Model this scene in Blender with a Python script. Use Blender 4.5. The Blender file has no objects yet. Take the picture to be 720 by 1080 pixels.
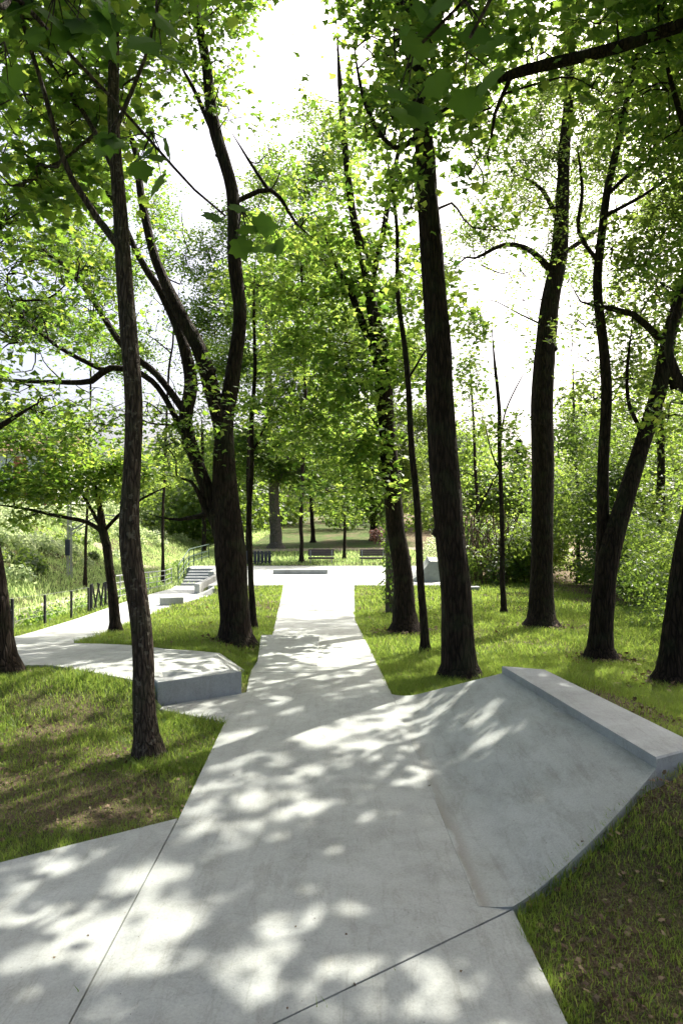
import bpy, math, random
import numpy as np
from mathutils import Vector, Matrix
rng = np.random.default_rng(7)
random.seed(7)
scene = bpy.context.scene
COL = scene.collection
CAMH = 2.3
F = 720.0

# ------------------------------------------------------------------ helpers
def sstep(x, a, b):
    t = np.clip((np.asarray(x, float) - a) / (b - a), 0, 1)
    return t * t * (3 - 2 * t)
def lin(x, a, b):
    return np.clip((np.asarray(x, float) - a) / (b - a), 0, 1)
def hash3(i, j, k, seed=0):
    n = (i * 374761393 + j * 668265263 + k * 2147483647 + seed * 974634777) & 0x7fffffff
    n = ((n ^ (n >> 13)) * 1274126177) & 0x7fffffff
    n = ((n ^ (n >> 16)) * 668265263) & 0x7fffffff
    return (n & 0xffff) / 65535.0
def vnoise(x, y, z=0.0, seed=0):
    x = np.asarray(x, float); y = np.asarray(y, float); z = np.asarray(z, float) + np.zeros_like(x)
    xi, yi, zi = np.floor(x).astype(np.int64), np.floor(y).astype(np.int64), np.floor(z).astype(np.int64)
    fx, fy, fz = x - xi, y - yi, z - zi
    fx, fy, fz = [f * f * (3 - 2 * f) for f in (fx, fy, fz)]
    r = 0
    for a in (0, 1):
        for b in (0, 1):
            for c in (0, 1):
                w = (fx if a else 1 - fx) * (fy if b else 1 - fy) * (fz if c else 1 - fz)
                r = r + w * hash3(xi + a, yi + b, zi + c, seed)
    return r
def fbm(x, y, z=0.0, seed=0, o=3):
    r, a, t = 0, 1.0, 0
    for k in range(o):
        r = r + a * vnoise(np.asarray(x) * 2 ** k, np.asarray(y) * 2 ** k, np.asarray(z) * 2 ** k, seed + k * 17)
        t += a; a *= .5
    return r / t

# ------------------------------------------------------------------ the lie of the land
BA, BB, BE = (0.626, 8.5), (0.785, 3.93), (0.975, 3.9)      # foot of the concrete bank
BC, BD = (1.77, 7.5), (2.17, 4.71)                          # its lip
BH = 0.5
def prof(t):
    t = np.asarray(t, float)
    return BH / .86 * np.where(t < .28, t * t / .56, .14 + (t - .28) * (1.0 + .0 * t))
def bank_pt(s, t):
    ax = BA[0] + (BC[0] - BA[0]) * t; ay = BA[1] + (BC[1] - BA[1]) * t
    if t < .12:
        k = t / .12; nx = BB[0] + (BE[0] - BB[0]) * k; ny = BB[1] + (BE[1] - BB[1]) * k
    else:
        k = (t - .12) / .88; nx = BE[0] + (BD[0] - BE[0]) * k; ny = BE[1] + (BD[1] - BE[1]) * k - .06 * math.sin(k * math.pi)
    return (ax + (nx - ax) * s, ay + (ny - ay) * s, float(prof(t)))
BANKS = np.array([bank_pt(s, t) for s in np.linspace(0, 1, 60) for t in np.linspace(0, 1, 30)])
def seg_dist(x, y, a, b):
    ax, ay = a; bx, by = b
    L2 = (bx - ax) ** 2 + (by - ay) ** 2
    t = np.clip(((x - ax) * (bx - ax) + (y - ay) * (by - ay)) / L2, 0, 1)
    return np.hypot(x - (ax + t * (bx - ax)), y - (ay + t * (by - ay)))
def fence_x(y):
    return np.interp(y, [9, 11, 14.5, 18.5, 24, 33, 40, 60], [-6.0, -6.4, -6.94, -7.35, -8.2, -9.2, -9.75, -10.5])
def Z(x, y):
    x = np.asarray(x, float); y = np.asarray(y, float)
    base = -1.2 * (0.35 * sstep(y, 7.5, 31) + .65 * lin(y, 8.5, 30))
    base = base + 0.9 * sstep(y, 50, 85) + 1.4 * sstep(y, 85, 140)
    left = -2.0 * lin(y, 9, 38)
    left = left + .8 * sstep(y, 41.5, 46) + 0.9 * sstep(y, 50, 85) + 1.4 * sstep(y, 85, 140)
    k = sstep(-x, 3.2, 6.4) * sstep(y, 9, 19)
    k = np.where(y > 31, sstep(-x, 6.0, 6.6), k)
    k = k
    z = base * (1 - k) + left * k
    # raised end of the side path
    fl = 8.0 + (x + 2.15) * .61 + .22
    R = np.where(x < -2.15, .27 * sstep(y, 7.1, 8.5), .27 * sstep(y, fl, fl + .12) * sstep(-x, 1.15 + 0.12 * (y - 8.6), 1.5 + .25 * (y - 8.6)))
    z = z + R * (1 - sstep(y, 10, 15.5)) * (1 - .5 * sstep(-x, 3, 6))
    # mound around the block
    dd = seg_dist(x, y, (2.35, 7.2), (2.4, 4.9))
    z = z + .46 * np.exp(-(dd / .95) ** 2) + .12 * np.exp(-(seg_dist(x, y, (3.6, 7.0), (3.2, 3.2)) / 1.2) ** 2)
    ex, ey = BE; dx_, dy_ = BD[0] - BE[0], BD[1] - BE[1]; L2 = dx_ * dx_ + dy_ * dy_
    tt = ((x - ex) * dx_ + (y - ey) * dy_) / L2; pd = ((x - ex) * dy_ - (y - ey) * dx_) / math.sqrt(L2)
    ze = prof(.12 + .88 * np.clip(tt, 0, 1)) - .0
    wt = np.exp(-(np.clip(pd, 0, 9) / .32) ** 2) * sstep(tt, -.12, .05) * (1 - sstep(tt, 1.0, 1.5)) * (pd > -.25)
    z = z + (ze - z) * wt
    # the valley beyond the fence
    fx = fence_x(y) - .35
    v = fx - x
    fl2 = -3.0 + 0.012 * np.clip(y - 30, 0, 80)
    z = np.where(v > 0, z + (fl2 - z) * sstep(v, 0, 4.5), z)
    xb = -17.5 + 0 * y
    z = np.where(x < xb, fl2 + (2.05 - fl2) * lin(xb - x, 0, 10.5) + 0.03 * np.clip(xb - 10.5 - x, 0, 60), z)
    # gentle lumps away from the paving
    lump = (fbm(x * .5, y * .5, 0, 3) - .5)
    z = z + lump * (.16 * sstep(y, 60, 75) + .8 * sstep(-x, 18, 22) + .25 * sstep(x, 7, 11))
    return z
def W(px, py, d):
    return np.array([(px - 360) / F * d, d, CAMH - (py - 540) / F * d])
def gp(px, py, dz=0.0):
    ds = np.concatenate([np.arange(1.5, 60, .02), np.arange(60, 200, .2)])
    x = (px - 360) / F * ds; zz = CAMH - (py - 540) / F * ds
    below = zz < Z(x, ds) + dz
    i = int(np.argmax(below)) if below.any() else len(ds) - 1
    d = ds[i]
    return (x[i], d, float(Z(x[i], d)) + dz)

# ------------------------------------------------------------------ mesh builder
class MB:
    def __init__(s): s.v = []; s.n = 0; s.f = []; s.m = []; s.a = []; s.sm = []
    def add(s, verts, faces, mat=0, tint=.5, smooth=False):
        verts = np.asarray(verts, float).reshape(-1, 3)
        if isinstance(faces, np.ndarray): groups = [faces]
        else:
            g = {}
            for f in faces: g.setdefault(len(f), []).append(f)
            groups = [np.array(x) for x in g.values()]
        nf = 0
        for fa in groups:
            s.f.append(fa.astype(np.int64) + s.n)
            s.m.append(np.full(len(fa), mat)); s.sm.append(np.full(len(fa), smooth))
            if np.ndim(tint) == 0: s.a.append(np.full(len(fa), float(tint)))
            else: s.a.append(np.asarray(tint, float)[nf:nf + len(fa)])
            nf += len(fa)
        s.v.append(verts); s.n += len(verts)
        return s
    def build(s, name, mats, parent=None, loc=None, world=True):
        me = bpy.data.meshes.new(name)
        V = np.concatenate(s.v) if s.v else np.zeros((0, 3))
        if loc is not None: V = V - np.asarray(loc, float)
        li = np.concatenate([f.ravel() for f in s.f]); cnt = np.concatenate([np.full(len(f), f.shape[1]) for f in s.f])
        me.vertices.add(len(V)); me.vertices.foreach_set('co', V.ravel())
        me.loops.add(len(li)); me.loops.foreach_set('vertex_index', li.astype(np.int32))
        me.polygons.add(len(cnt))
        st = np.concatenate([[0], np.cumsum(cnt)[:-1]])
        me.polygons.foreach_set('loop_start', st.astype(np.int32))
        me.polygons.foreach_set('material_index', np.concatenate(s.m).astype(np.int32))
        at = me.attributes.new('tint', 'FLOAT', 'FACE'); at.data.foreach_set('value', np.concatenate(s.a).astype(np.float32))
        me.update(calc_edges=True)
        me.polygons.foreach_set('use_smooth', np.concatenate(s.sm).astype(bool))
        for m in (mats if isinstance(mats, (list, tuple)) else [mats]): me.materials.append(m)
        o = bpy.data.objects.new(name, me); COL.objects.link(o)
        if parent is not None: o.parent = parent
        if loc is not None and parent is None: o.location = [float(c) for c in loc]
        return o
def box(mb, c, size, rot=0.0, mat=0, bev=0.0, tilt=None):
    hx, hy, hz = [q / 2 for q in size]
    b = min(bev, hx * .9, hy * .9, hz * .9)
    if b <= 0:
        P = [(x, y, z) for z in (-hz, hz) for (x, y) in ((-hx, -hy), (hx, -hy), (hx, hy), (-hx, hy))]
        Fs = [(3, 2, 1, 0), (4, 5, 6, 7), (0, 1, 5, 4), (1, 2, 6, 5), (2, 3, 7, 6), (3, 0, 4, 7)]
    else:
        P = []
        ring = [(-hx, -hy + b), (-hx + b, -hy), (hx - b, -hy), (hx, -hy + b), (hx, hy - b), (hx - b, hy), (-hx + b, hy), (-hx, hy - b)]
        ring2 = [(x * (hx - b) / hx, y * (hy - b) / hy) for x, y in ring]
        for z, r in ((-hz, ring2), (-hz + b, ring), (hz - b, ring), (hz, ring2)): P += [(x, y, z) for x, y in r]
        Fs = [tuple(reversed(range(8))), tuple(range(24, 32))]
        for k in range(3):
            for i in range(8):
                j = (i + 1) % 8; Fs.append((k * 8 + i, k * 8 + j, k * 8 + 8 + j, k * 8 + 8 + i))
    P = np.array(P); M = Matrix.Rotation(rot, 3, 'Z')
    if tilt is not None: M = M @ Matrix.Rotation(tilt[0], 3, 'X') @ Matrix.Rotation(tilt[1], 3, 'Y')
    P = P @ np.array(M).T + np.asarray(c, float)
    mb.add(P, Fs, mat)
def prism(mb, poly, z0, z1, mat=0, bev=0.0):
    """poly: list of (x,y) counter-clockwise; z1 may be a function."""
    n = len(poly); zt = [z1(x, y) if callable(z1) else z1 for x, y in poly]; zb = [z0(x, y) if callable(z0) else z0 for x, y in poly]
    cx = sum(p[0] for p in poly) / n; cy = sum(p[1] for p in poly) / n
    def inset(p):
        L = math.hypot(p[0] - cx, p[1] - cy); k = (L - bev) / L
        return (cx + (p[0] - cx) * k, cy + (p[1] - cy) * k)
    P = [(x, y, z) for (x, y), z in zip(poly, zb)] + [(x, y, z - bev) for (x, y), z in zip(poly, zt)]
    Fs = [tuple(reversed(range(n)))] + [(i, (i + 1) % n, n + (i + 1) % n, n + i) for i in range(n)]
    if bev > 0:
        P += [(*inset(p), z) for p, z in zip(poly, zt)]
        Fs += [(n + i, n + (i + 1) % n, 2 * n + (i + 1) % n, 2 * n + i) for i in range(n)] + [tuple(range(2 * n, 3 * n))]
    else: Fs.append(tuple(range(n, 2 * n)))
    mb.add(P, Fs, mat)
def catmull(P, step):
    P = np.asarray(P, float)
    Q = np.vstack([2 * P[0] - P[1], P, 2 * P[-1] - P[-2]]); out = []
    for i in range(1, len(Q) - 2):
        p0, p1, p2, p3 = Q[i - 1:i + 3]
        n = max(1, int(np.linalg.norm(p2[:3] - p1[:3]) / step))
        for k in range(n):
            t = k / n
            out.append(.5 * (2 * p1 + (p2 - p0) * t + (2 * p0 - 5 * p1 + 4 * p2 - p3) * t * t + (3 * p1 - p0 - 3 * p2 + p3) * t ** 3))
    out.append(P[-1]); return np.array(out)
def tube(mb, P, R, n=8, mat=0, rough=0.0, seed=0, cap=True, smooth=True):
    P = np.asarray(P, float); R = np.asarray(R, float) + np.zeros(len(P))
    T = np.gradient(P, axis=0); T /= np.linalg.norm(T, axis=1)[:, None] + 1e-9
    u = np.cross(T[0], (0, 1, .1)); u /= np.linalg.norm(u) + 1e-9
    U = []
    for t in T:
        u = u - t * np.dot(u, t); u /= np.linalg.norm(u) + 1e-9; U.append(u)
    U = np.array(U); V = np.cross(T, U)
    a = np.arange(n) / n * 2 * math.pi
    ca, sa = np.cos(a), np.sin(a)
    D = U[:, None, :] * ca[None, :, None] + V[:, None, :] * sa[None, :, None]
    rr = R[:, None] * np.ones(n)[None]
    if rough > 0:
        zz = np.cumsum(np.r_[0, np.linalg.norm(np.diff(P, axis=0), axis=1)])
        rr = rr * (1 + rough * (2 * fbm(ca[None] * 2.2 + 0 * rr, sa[None] * 2.2 + 0 * rr, zz[:, None] * 1.1 + 0 * rr, seed) - 1)
                   + rough * .6 * (2 * vnoise(ca[None] * 7 + 0 * rr, sa[None] * 7 + 0 * rr, zz[:, None] * 2.5 + 0 * rr, seed + 5) - 1))
    VV = P[:, None, :] + D * rr[:, :, None]
    m = len(P)
    i = np.arange(m - 1)[:, None] * n; j = np.arange(n)[None]; j2 = (j + 1) % n
    Fq = np.stack([i + j, i + j2, i + n + j2, i + n + j], -1).reshape(-1, 4)
    mb.add(VV.reshape(-1, 3), Fq, mat, smooth=smooth)
    if cap:
        mb.add(VV[-1], np.array([list(range(n))]), mat); mb.add(VV[0], np.array([list(range(n))[::-1]]), mat)
def rod(mb, a, b, r, n=8, mat=0): tube(mb, [a, b], [r, r], n, mat)

def tag(o, label=None, cat=None, group=None, kind=None):
    if label: o['label'] = label
    if cat: o['category'] = cat
    if group: o['group'] = group
    if kind: o['kind'] = kind
    return o
def empty(name, loc, label, cat, group=None):
    o = bpy.data.objects.new(name, None); COL.objects.link(o); o.location = [float(c) for c in loc]
    o.empty_display_size = .2
    return tag(o, label, cat, group)

# ------------------------------------------------------------------ materials
def mat(name):
    m = bpy.data.materials.new(name); m.use_nodes = True
    nt = m.node_tree; nt.nodes.clear()
    return m, nt
class N:
    def __init__(s, nt): s.nt = nt
    def __call__(s, typ, **kw):
        n = s.nt.nodes.new(typ)
        for k, v in kw.items():
            if k == 'inp':
                for a, b in v.items():
                    if isinstance(b, bpy.types.NodeSocket): s.nt.links.new(b, n.inputs[a])
                    else: n.inputs[a].default_value = b
            else: setattr(n, k, v)
        return n
def ramp(n, fac, stops):
    r = n('ShaderNodeValToRGB', inp={'Fac': fac}); cr = r.color_ramp
    while len(cr.elements) > 1: cr.elements.remove(cr.elements[-1])
    cr.elements[0].position = stops[0][0]; cr.elements[0].color = (*stops[0][1], 1)
    for p, c in stops[1:]:
        e = cr.elements.new(p); e.color = (*c, 1)
    return r.outputs['Color']
def mixc(n, f, a, b, mode='MIX'):
    m = n('ShaderNodeMix', data_type='RGBA', blend_type=mode)
    for sock, v in ((m.inputs[0], f), (m.inputs[6], a), (m.inputs[7], b)):
        if isinstance(v, bpy.types.NodeSocket): n.nt.links.new(v, sock)
        else: sock.default_value = v if not isinstance(v, tuple) or len(v) == 4 else (*v, 1)
    return m.outputs[2]
def finish(n, color, rough=.8, bump=None, bstr=.3, bdist=.02, spec=.3, metal=0.0):
    b = n('ShaderNodeBsdfPrincipled', inp={'Roughness': rough, 'Metallic': metal, 'Specular IOR Level': spec})
    if isinstance(color, bpy.types.NodeSocket): n.nt.links.new(color, b.inputs['Base Color'])
    else: b.inputs['Base Color'].default_value = (*color, 1)
    if bump is not None:
        bp = n('ShaderNodeBump', inp={'Strength': bstr, 'Distance': bdist, 'Height': bump})
        n.nt.links.new(bp.outputs[0], b.inputs['Normal'])
    o = n('ShaderNodeOutputMaterial'); n.nt.links.new(b.outputs[0], o.inputs[0])
def pos(n, scale=(1, 1, 1)):
    g = n('ShaderNodeNewGeometry')
    return n('ShaderNodeMapping', inp={'Vector': g.outputs['Position'], 'Scale': scale}).outputs[0]
def noise(n, vec, s, det=4, rough=.55, dist=0.0):
    return n('ShaderNodeTexNoise', inp={'Vector': vec, 'Scale': s, 'Detail': det, 'Roughness': rough, 'Distortion': dist}).outputs['Fac']

def concrete(name, base, stain=.35, streak=(1, 1, 1), foot=False):
    m, nt = mat(name); n = N(nt); p = pos(n); ps = pos(n, streak)
    a = noise(n, ps, .9, 5, .6); b = noise(n, ps, 4.5, 6, .65, .4); c = noise(n, p, 60, 3); d = noise(n, p, 260, 2)
    bl = tuple(base)
    col = ramp(n, a, [(.3, tuple(x * .80 for x in bl)), (.5, bl), (.72, tuple(x * 1.12 for x in bl))])
    st = ramp(n, b, [(.42, (1, 1, 1)), (.62, (.80, .79, .76)), (.75, (.70, .67, .62))])
    col = mixc(n, stain, col, st, 'MULTIPLY')
    sp = ramp(n, c, [(.35, (.88, .88, .87)), (.6, (1, 1, 1))])
    col = mixc(n, .7, col, sp, 'MULTIPLY')
    # small dark specks and trodden-in dirt
    v = n('ShaderNodeTexVoronoi', inp={'Vector': p, 'Scale': 9.0})
    k = ramp(n, v.outputs['Distance'], [(.03, (.45, .42, .36)), (.06, (1, 1, 1))])
    col = mixc(n, .6, col, k, 'MULTIPLY')
    big = noise(n, p, .35, 3, .5); col = mixc(n, .8, col, ramp(n, big, [(.35, (.90, .91, .90)), (.65, (1.06, 1.04, 1.0))]), 'MULTIPLY')
    sc_ = noise(n, pos(n, (3.5, .5, 1)), 3.0, 5, .7, .8); col = mixc(n, .55, col, ramp(n, sc_, [(.54, (1, 1, 1)), (.60, (.80, .79, .76)), (.66, (1, 1, 1))]), 'MULTIPLY')
    ag = n('ShaderNodeTexVoronoi', inp={'Vector': p, 'Scale': 130.0}).outputs['Color']; agb = n('ShaderNodeRGBToBW', inp={0: ag}).outputs[0]
    col = mixc(n, .55, col, ramp(n, agb, [(.1, (.84, .84, .83)), (.5, (1, 1, 1)), (.9, (1.1, 1.09, 1.07))]), 'MULTIPLY')
    dn_ = n('ShaderNodeTexNoise', inp={'Vector': p, 'Scale': 2.2, 'Detail': 4.0}); pw = n('ShaderNodeVectorMath', operation='ADD', inp={0: p, 1: dn_.outputs['Color']}).outputs[0]
    ck = n('ShaderNodeTexVoronoi', feature='DISTANCE_TO_EDGE', inp={'Vector': pw, 'Scale': .42}).outputs[0]
    col = mixc(n, .22, col, ramp(n, ck, [(.0, (.5, .49, .46)), (.0035, (1, 1, 1))]), 'MULTIPLY')
    if foot:      # brown water stain left along the foot of the bank
        sp_ = n('ShaderNodeSeparateXYZ', inp={0: p}); q1 = n('ShaderNodeMath', operation='MULTIPLY_ADD', inp={0: sp_.outputs[1], 1: .0348, 2: -.99}).outputs[0]
        q2 = n('ShaderNodeMath', operation='ADD', inp={0: sp_.outputs[0], 1: q1}).outputs[0]
        wob_ = n('ShaderNodeMath', operation='MULTIPLY_ADD', inp={0: b, 1: .16, 2: q2}).outputs[0]
        m_ = ramp(n, wob_, [(0.0, (0, 0, 0)), (.035, (1, 1, 1)), (.06, (.8, .8, .8)), (.12, (0, 0, 0))])
        fy = ramp(n, n('ShaderNodeMapRange', inp={0: sp_.outputs[1], 1: 3.9, 2: 8.0}).outputs[0], [(0, (1, 1, 1)), (.55, (.5, .5, .5)), (1, (.1, .1, .1))])
        f_ = n('ShaderNodeMath', operation='MULTIPLY', inp={0: m_, 1: fy}).outputs[0]; f2_ = n('ShaderNodeMath', operation='MULTIPLY', inp={0: f_, 1: .6}).outputs[0]
        col = mixc(n, f2_, col, (.20, .175, .13))
    h = mixc(n, .5, d, b)
    rgh = ramp(n, b, [(.3, (.62,) * 3), (.7, (.85,) * 3)])
    finish(n, col, rgh, h, .22, .008, .28)
    return m
M_CONC = concrete('concrete_paving', (.39, .412, .395), .55)
M_BANK = concrete('concrete_bank', (.40, .425, .41), .8, (1.0, .55, 2.0), True)
M_BLOCK = concrete('concrete_block', (.37, .39, .39), .5)
M_STAIR = concrete('concrete_stair', (.33, .35, .36), .5)

def bark(name, c0, c1, lich=0.0, sc=1.0):
    m, nt = mat(name); n = N(nt)
    p = pos(n, (1, 1, .16)); q = pos(n)
    r1 = noise(n, p, 26 * sc, 5, .65, .6); r2 = noise(n, q, 3, 4)
    v = n('ShaderNodeTexVoronoi', feature='DISTANCE_TO_EDGE', inp={'Vector': p, 'Scale': 20 * sc})
    cr = ramp(n, v.outputs[0], [(0, (.25,) * 3), (.18, (1,) * 3)])
    col = ramp(n, r1, [(.3, c0), (.7, c1)])
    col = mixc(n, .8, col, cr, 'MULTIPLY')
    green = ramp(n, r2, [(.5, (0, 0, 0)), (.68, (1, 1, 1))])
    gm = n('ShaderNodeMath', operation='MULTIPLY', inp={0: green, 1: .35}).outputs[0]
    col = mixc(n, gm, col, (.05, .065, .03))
    if lich:
        l = noise(n, q, 16, 4, .6)
        lm = ramp(n, l, [(.58, (0, 0, 0)), (.64, (1, 1, 1))])
        lf = n('ShaderNodeMath', operation='MULTIPLY', inp={0: lm, 1: lich}).outputs[0]
        col = mixc(n, lf, col, (.22, .20, .15))
    h = n('ShaderNodeMath', operation='ADD', inp={0: r1, 1: cr}).outputs[0]
    finish(n, col, .9, h, .9, .03, .15)
    return m
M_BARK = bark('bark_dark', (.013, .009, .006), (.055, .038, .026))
M_BARK2 = bark('bark_lichen', (.035, .026, .019), (.14, .105, .075), .55, 1.6)
M_TWIG = bark('bark_twig', (.03, .02, .014), (.09, .065, .045), 0, 2)
M_BARKP = bark('bark_pale', (.10, .09, .07), (.28, .24, .19), .2)
M_VINE = bark('bark_vine', (.08, .055, .035), (.26, .19, .12), 0, 3)

def leafmat(name, stops, tstops, trans=.5, rough=.42, spec=.4):
    m, nt = mat(name); n = N(nt)
    a = n('ShaderNodeAttribute', attribute_name='tint').outputs['Fac']
    c = ramp(n, a, stops); t = ramp(n, a, tstops)
    b = n('ShaderNodeBsdfPrincipled', inp={'Base Color': c, 'Roughness': rough, 'Specular IOR Level': spec})
    tr = n('ShaderNodeBsdfTranslucent', inp={'Color': t})
    mx = n('ShaderNodeMixShader', inp={0: trans, 1: b.outputs[0], 2: tr.outputs[0]})
    o = n('ShaderNodeOutputMaterial'); nt.links.new(mx.outputs[0], o.inputs[0])
    return m
M_LEAF = leafmat('leaf_maple', [(0, (.030, .062, .012)), (.6, (.055, .110, .018)), (1, (.10, .15, .03))],
                 [(0, (.14, .28, .030)), (.6, (.28, .46, .045)), (1, (.52, .65, .09))], .5)
M_LEAFD = leafmat('leaf_dense', [(0, (.028, .055, .016)), (.6, (.048, .095, .022)), (1, (.08, .13, .035))],
                  [(0, (.17, .28, .04)), (.6, (.32, .46, .06)), (1, (.48, .6, .12))], .5)
M_LEAFN = leafmat('leaf_near', [(0, (.030, .065, .016)), (1, (.05, .10, .02))],
                  [(0, (.12, .26, .03)), (1, (.20, .36, .04))], .42, .75, .12)
M_LEAFB = leafmat('leaf_bright', [(0, (.035, .075, .016)), (.6, (.06, .12, .022)), (1, (.11, .17, .035))],
                  [(0, (.15, .31, .04)), (.6, (.30, .48, .055)), (1, (.52, .68, .11))], .52)
M_SHRUB = leafmat('leaf_shrub', [(0, (.08, .13, .05)), (.6, (.13, .19, .08)), (1, (.22, .27, .15))],
                  [(0, (.42, .54, .22)), (1, (.68, .78, .42))], .55)
M_CONIF = leafmat('needle_dark', [(0, (.015, .035, .022)), (1, (.03, .065, .04))], [(0, (.02, .05, .02)), (1, (.05, .1, .04))], .2)
M_RED = leafmat('leaf_purple', [(0, (.05, .025, .028)), (1, (.09, .045, .04))], [(0, (.16, .07, .06)), (1, (.24, .12, .08))], .35)
M_GRASS = leafmat('grass_blade', [(0, (.10, .085, .035)), (.12, (.07, .095, .02)), (.5, (.06, .12, .02)), (1, (.105, .18, .035))],
                  [(0, (.34, .29, .13)), (.12, (.28, .34, .07)), (.5, (.32, .47, .06)), (1, (.5, .62, .12))], .45, .5, .3)
M_LITTER = leafmat('dead_leaf', [(0, (.05, .032, .02)), (.5, (.13, .085, .05)), (.8, (.24, .18, .11)), (1, (.12, .16, .06))],
                   [(0, (.06, .03, .015)), (1, (.2, .14, .05))], .15, .7, .2)
M_MEADOW = leafmat('meadow_blade', [(0, (.13, .15, .06)), (.2, (.11, .19, .05)), (1, (.2, .29, .09))],
                 [(0, (.42, .42, .2)), (.2, (.40, .58, .15)), (1, (.62, .76, .3))], .5, .5, .3)
def ground_mat():
    m, nt = mat('ground'); n = N(nt); p = pos(n)
    g = n('ShaderNodeNewGeometry').outputs['Position']
    sep = n('ShaderNodeSeparateXYZ', inp={0: g})
    a = noise(n, p, .55, 6, .65); b = noise(n, p, 14, 5, .7); c = noise(n, p, 70, 3, .6)
    grass = ramp(n, b, [(.25, (.022, .045, .010)), (.5, (.05, .095, .02)), (.75, (.10, .15, .038))])
    soil = ramp(n, c, [(.3, (.06, .046, .028)), (.5, (.12, .092, .056)), (.7, (.20, .16, .10))])
    f = ramp(n, a, [(.40, (0, 0, 0)), (.56, (1, 1, 1))])
    # how bare the ground is comes from a vertex attribute made with the land
    at = n('ShaderNodeAttribute', attribute_name='bare').outputs['Fac']
    f2 = n('ShaderNodeMath', operation='ADD', inp={0: at, 1: n('ShaderNodeMath', operation='MULTIPLY', inp={0: f, 1: .35}).outputs[0]}, use_clamp=True).outputs[0]
    f3 = n('ShaderNodeMath', operation='SUBTRACT', inp={0: 1.0, 1: f2}).outputs[0]
    col = mixc(n, f3, soil, grass)
    h = n('ShaderNodeMath', operation='ADD', inp={0: b, 1: c}).outputs[0]
    finish(n, col, .95, h, .8, .05, .1)
    return m
M_GROUND = ground_mat()
def plain(name, c0, c1, rough=.6, s=8, metal=0, bump=.2):
    m, nt = mat(name); n = N(nt); p = pos(n); a = noise(n, p, s, 5, .6)
    finish(n, ramp(n, a, [(.3, c0), (.7, c1)]), rough, a, bump, .01, .3, metal)
    return m
M_GRAVEL = plain('gravel', (.30, .26, .20), (.44, .39, .32), .95, 30, 0, .8)
M_POST = plain('black_post', (.012, .013, .014), (.03, .03, .032), .5)
M_GALV = plain('galvanised', (.24, .25, .26), (.36, .37, .38), .45, 20, .4)
M_RAILG = plain('green_rail', (.03, .06, .05), (.06, .10, .085), .5)
M_WOOD = plain('bench_wood', (.06, .045, .05), (.11, .085, .085), .7, 30)
M_DARKB = plain('dark_panel', (.03, .035, .045), (.06, .065, .08), .5)
M_WHITE = plain('white_render', (.68, .68, .66), (.8, .8, .78), .8)
M_ORANGE = plain('orange_panel', (.42, .13, .07), (.55, .2, .11), .7)
M_ROOF = plain('roof_tile', (.16, .09, .07), (.26, .15, .11), .85, 12)
M_DUST = plain('dust_ground', (.16, .13, .10), (.26, .215, .17), .95, 6, 0, .5)
def glassm():
    m, nt = mat('window_glass'); n = N(nt); finish(n, (.06, .08, .10), .08, None, spec=.8); return m
M_GLASS = glassm()

# ------------------------------------------------------------------ light: sun ahead and to the right
SUN_EL, SUN_AZ = math.radians(50), math.atan2(.60, .80)     # azimuth from +Y towards +X
SD = np.array([math.cos(SUN_EL) * math.sin(SUN_AZ), math.cos(SUN_EL) * math.cos(SUN_AZ), math.sin(SUN_EL)])
w = bpy.data.worlds.new('World'); scene.world = w; w.use_nodes = True
nt = w.node_tree; nt.nodes.clear(); n = N(nt)
sky = n('ShaderNodeTexSky', sky_type='NISHITA'); sky.sun_disc = False
sky.sun_elevation = SUN_EL; sky.sun_rotation = SUN_AZ; sky.dust_density = 8; sky.air_density = .6; sky.ozone_density = 1.0
bg = n('ShaderNodeBackground', inp={0: sky.outputs[0], 1: .145})
o = n('ShaderNodeOutputWorld'); nt.links.new(bg.outputs[0], o.inputs[0])
sl = bpy.data.lights.new('sun', 'SUN'); sl.energy = 4.6; sl.angle = math.radians(.5); sl.color = (1, .955, .87)
so = bpy.data.objects.new('sun', sl); COL.objects.link(so)
so.rotation_euler = Vector([-c for c in SD]).to_track_quat('-Z', 'Y').to_euler()
so.location = (10, 12, 30)
cam = bpy.data.cameras.new('camera'); co = bpy.data.objects.new('camera', cam); COL.objects.link(co)
cam.sensor_fit = 'VERTICAL'; cam.sensor_height = 36; cam.lens = 24; cam.clip_end = 3000; cam.clip_start = .05
co.location = (0, 0, CAMH); co.rotation_euler = (math.radians(90), 0, 0); scene.camera = co
scene.view_settings.view_transform = 'Standard'; scene.view_settings.look = 'None'
scene.view_settings.exposure = 1.42; scene.view_settings.gamma = 1
cy = scene.cycles; cy.use_denoising = True
cy.max_bounces = 7; cy.diffuse_bounces = 4; cy.glossy_bounces = 2; cy.transmission_bounces = 5; cy.transparent_max_bounces = 4
cy.use_adaptive_sampling = True; cy.adaptive_threshold = .02; cy.sample_clamp_indirect = 6
try: cy.denoiser = 'OPENIMAGEDENOISE'
except Exception: pass

# ------------------------------------------------------------------ where the canopy lets the sun through (on the ground)
def G(px, py):
    q = gp(px, py); return q[0], q[1]
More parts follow.
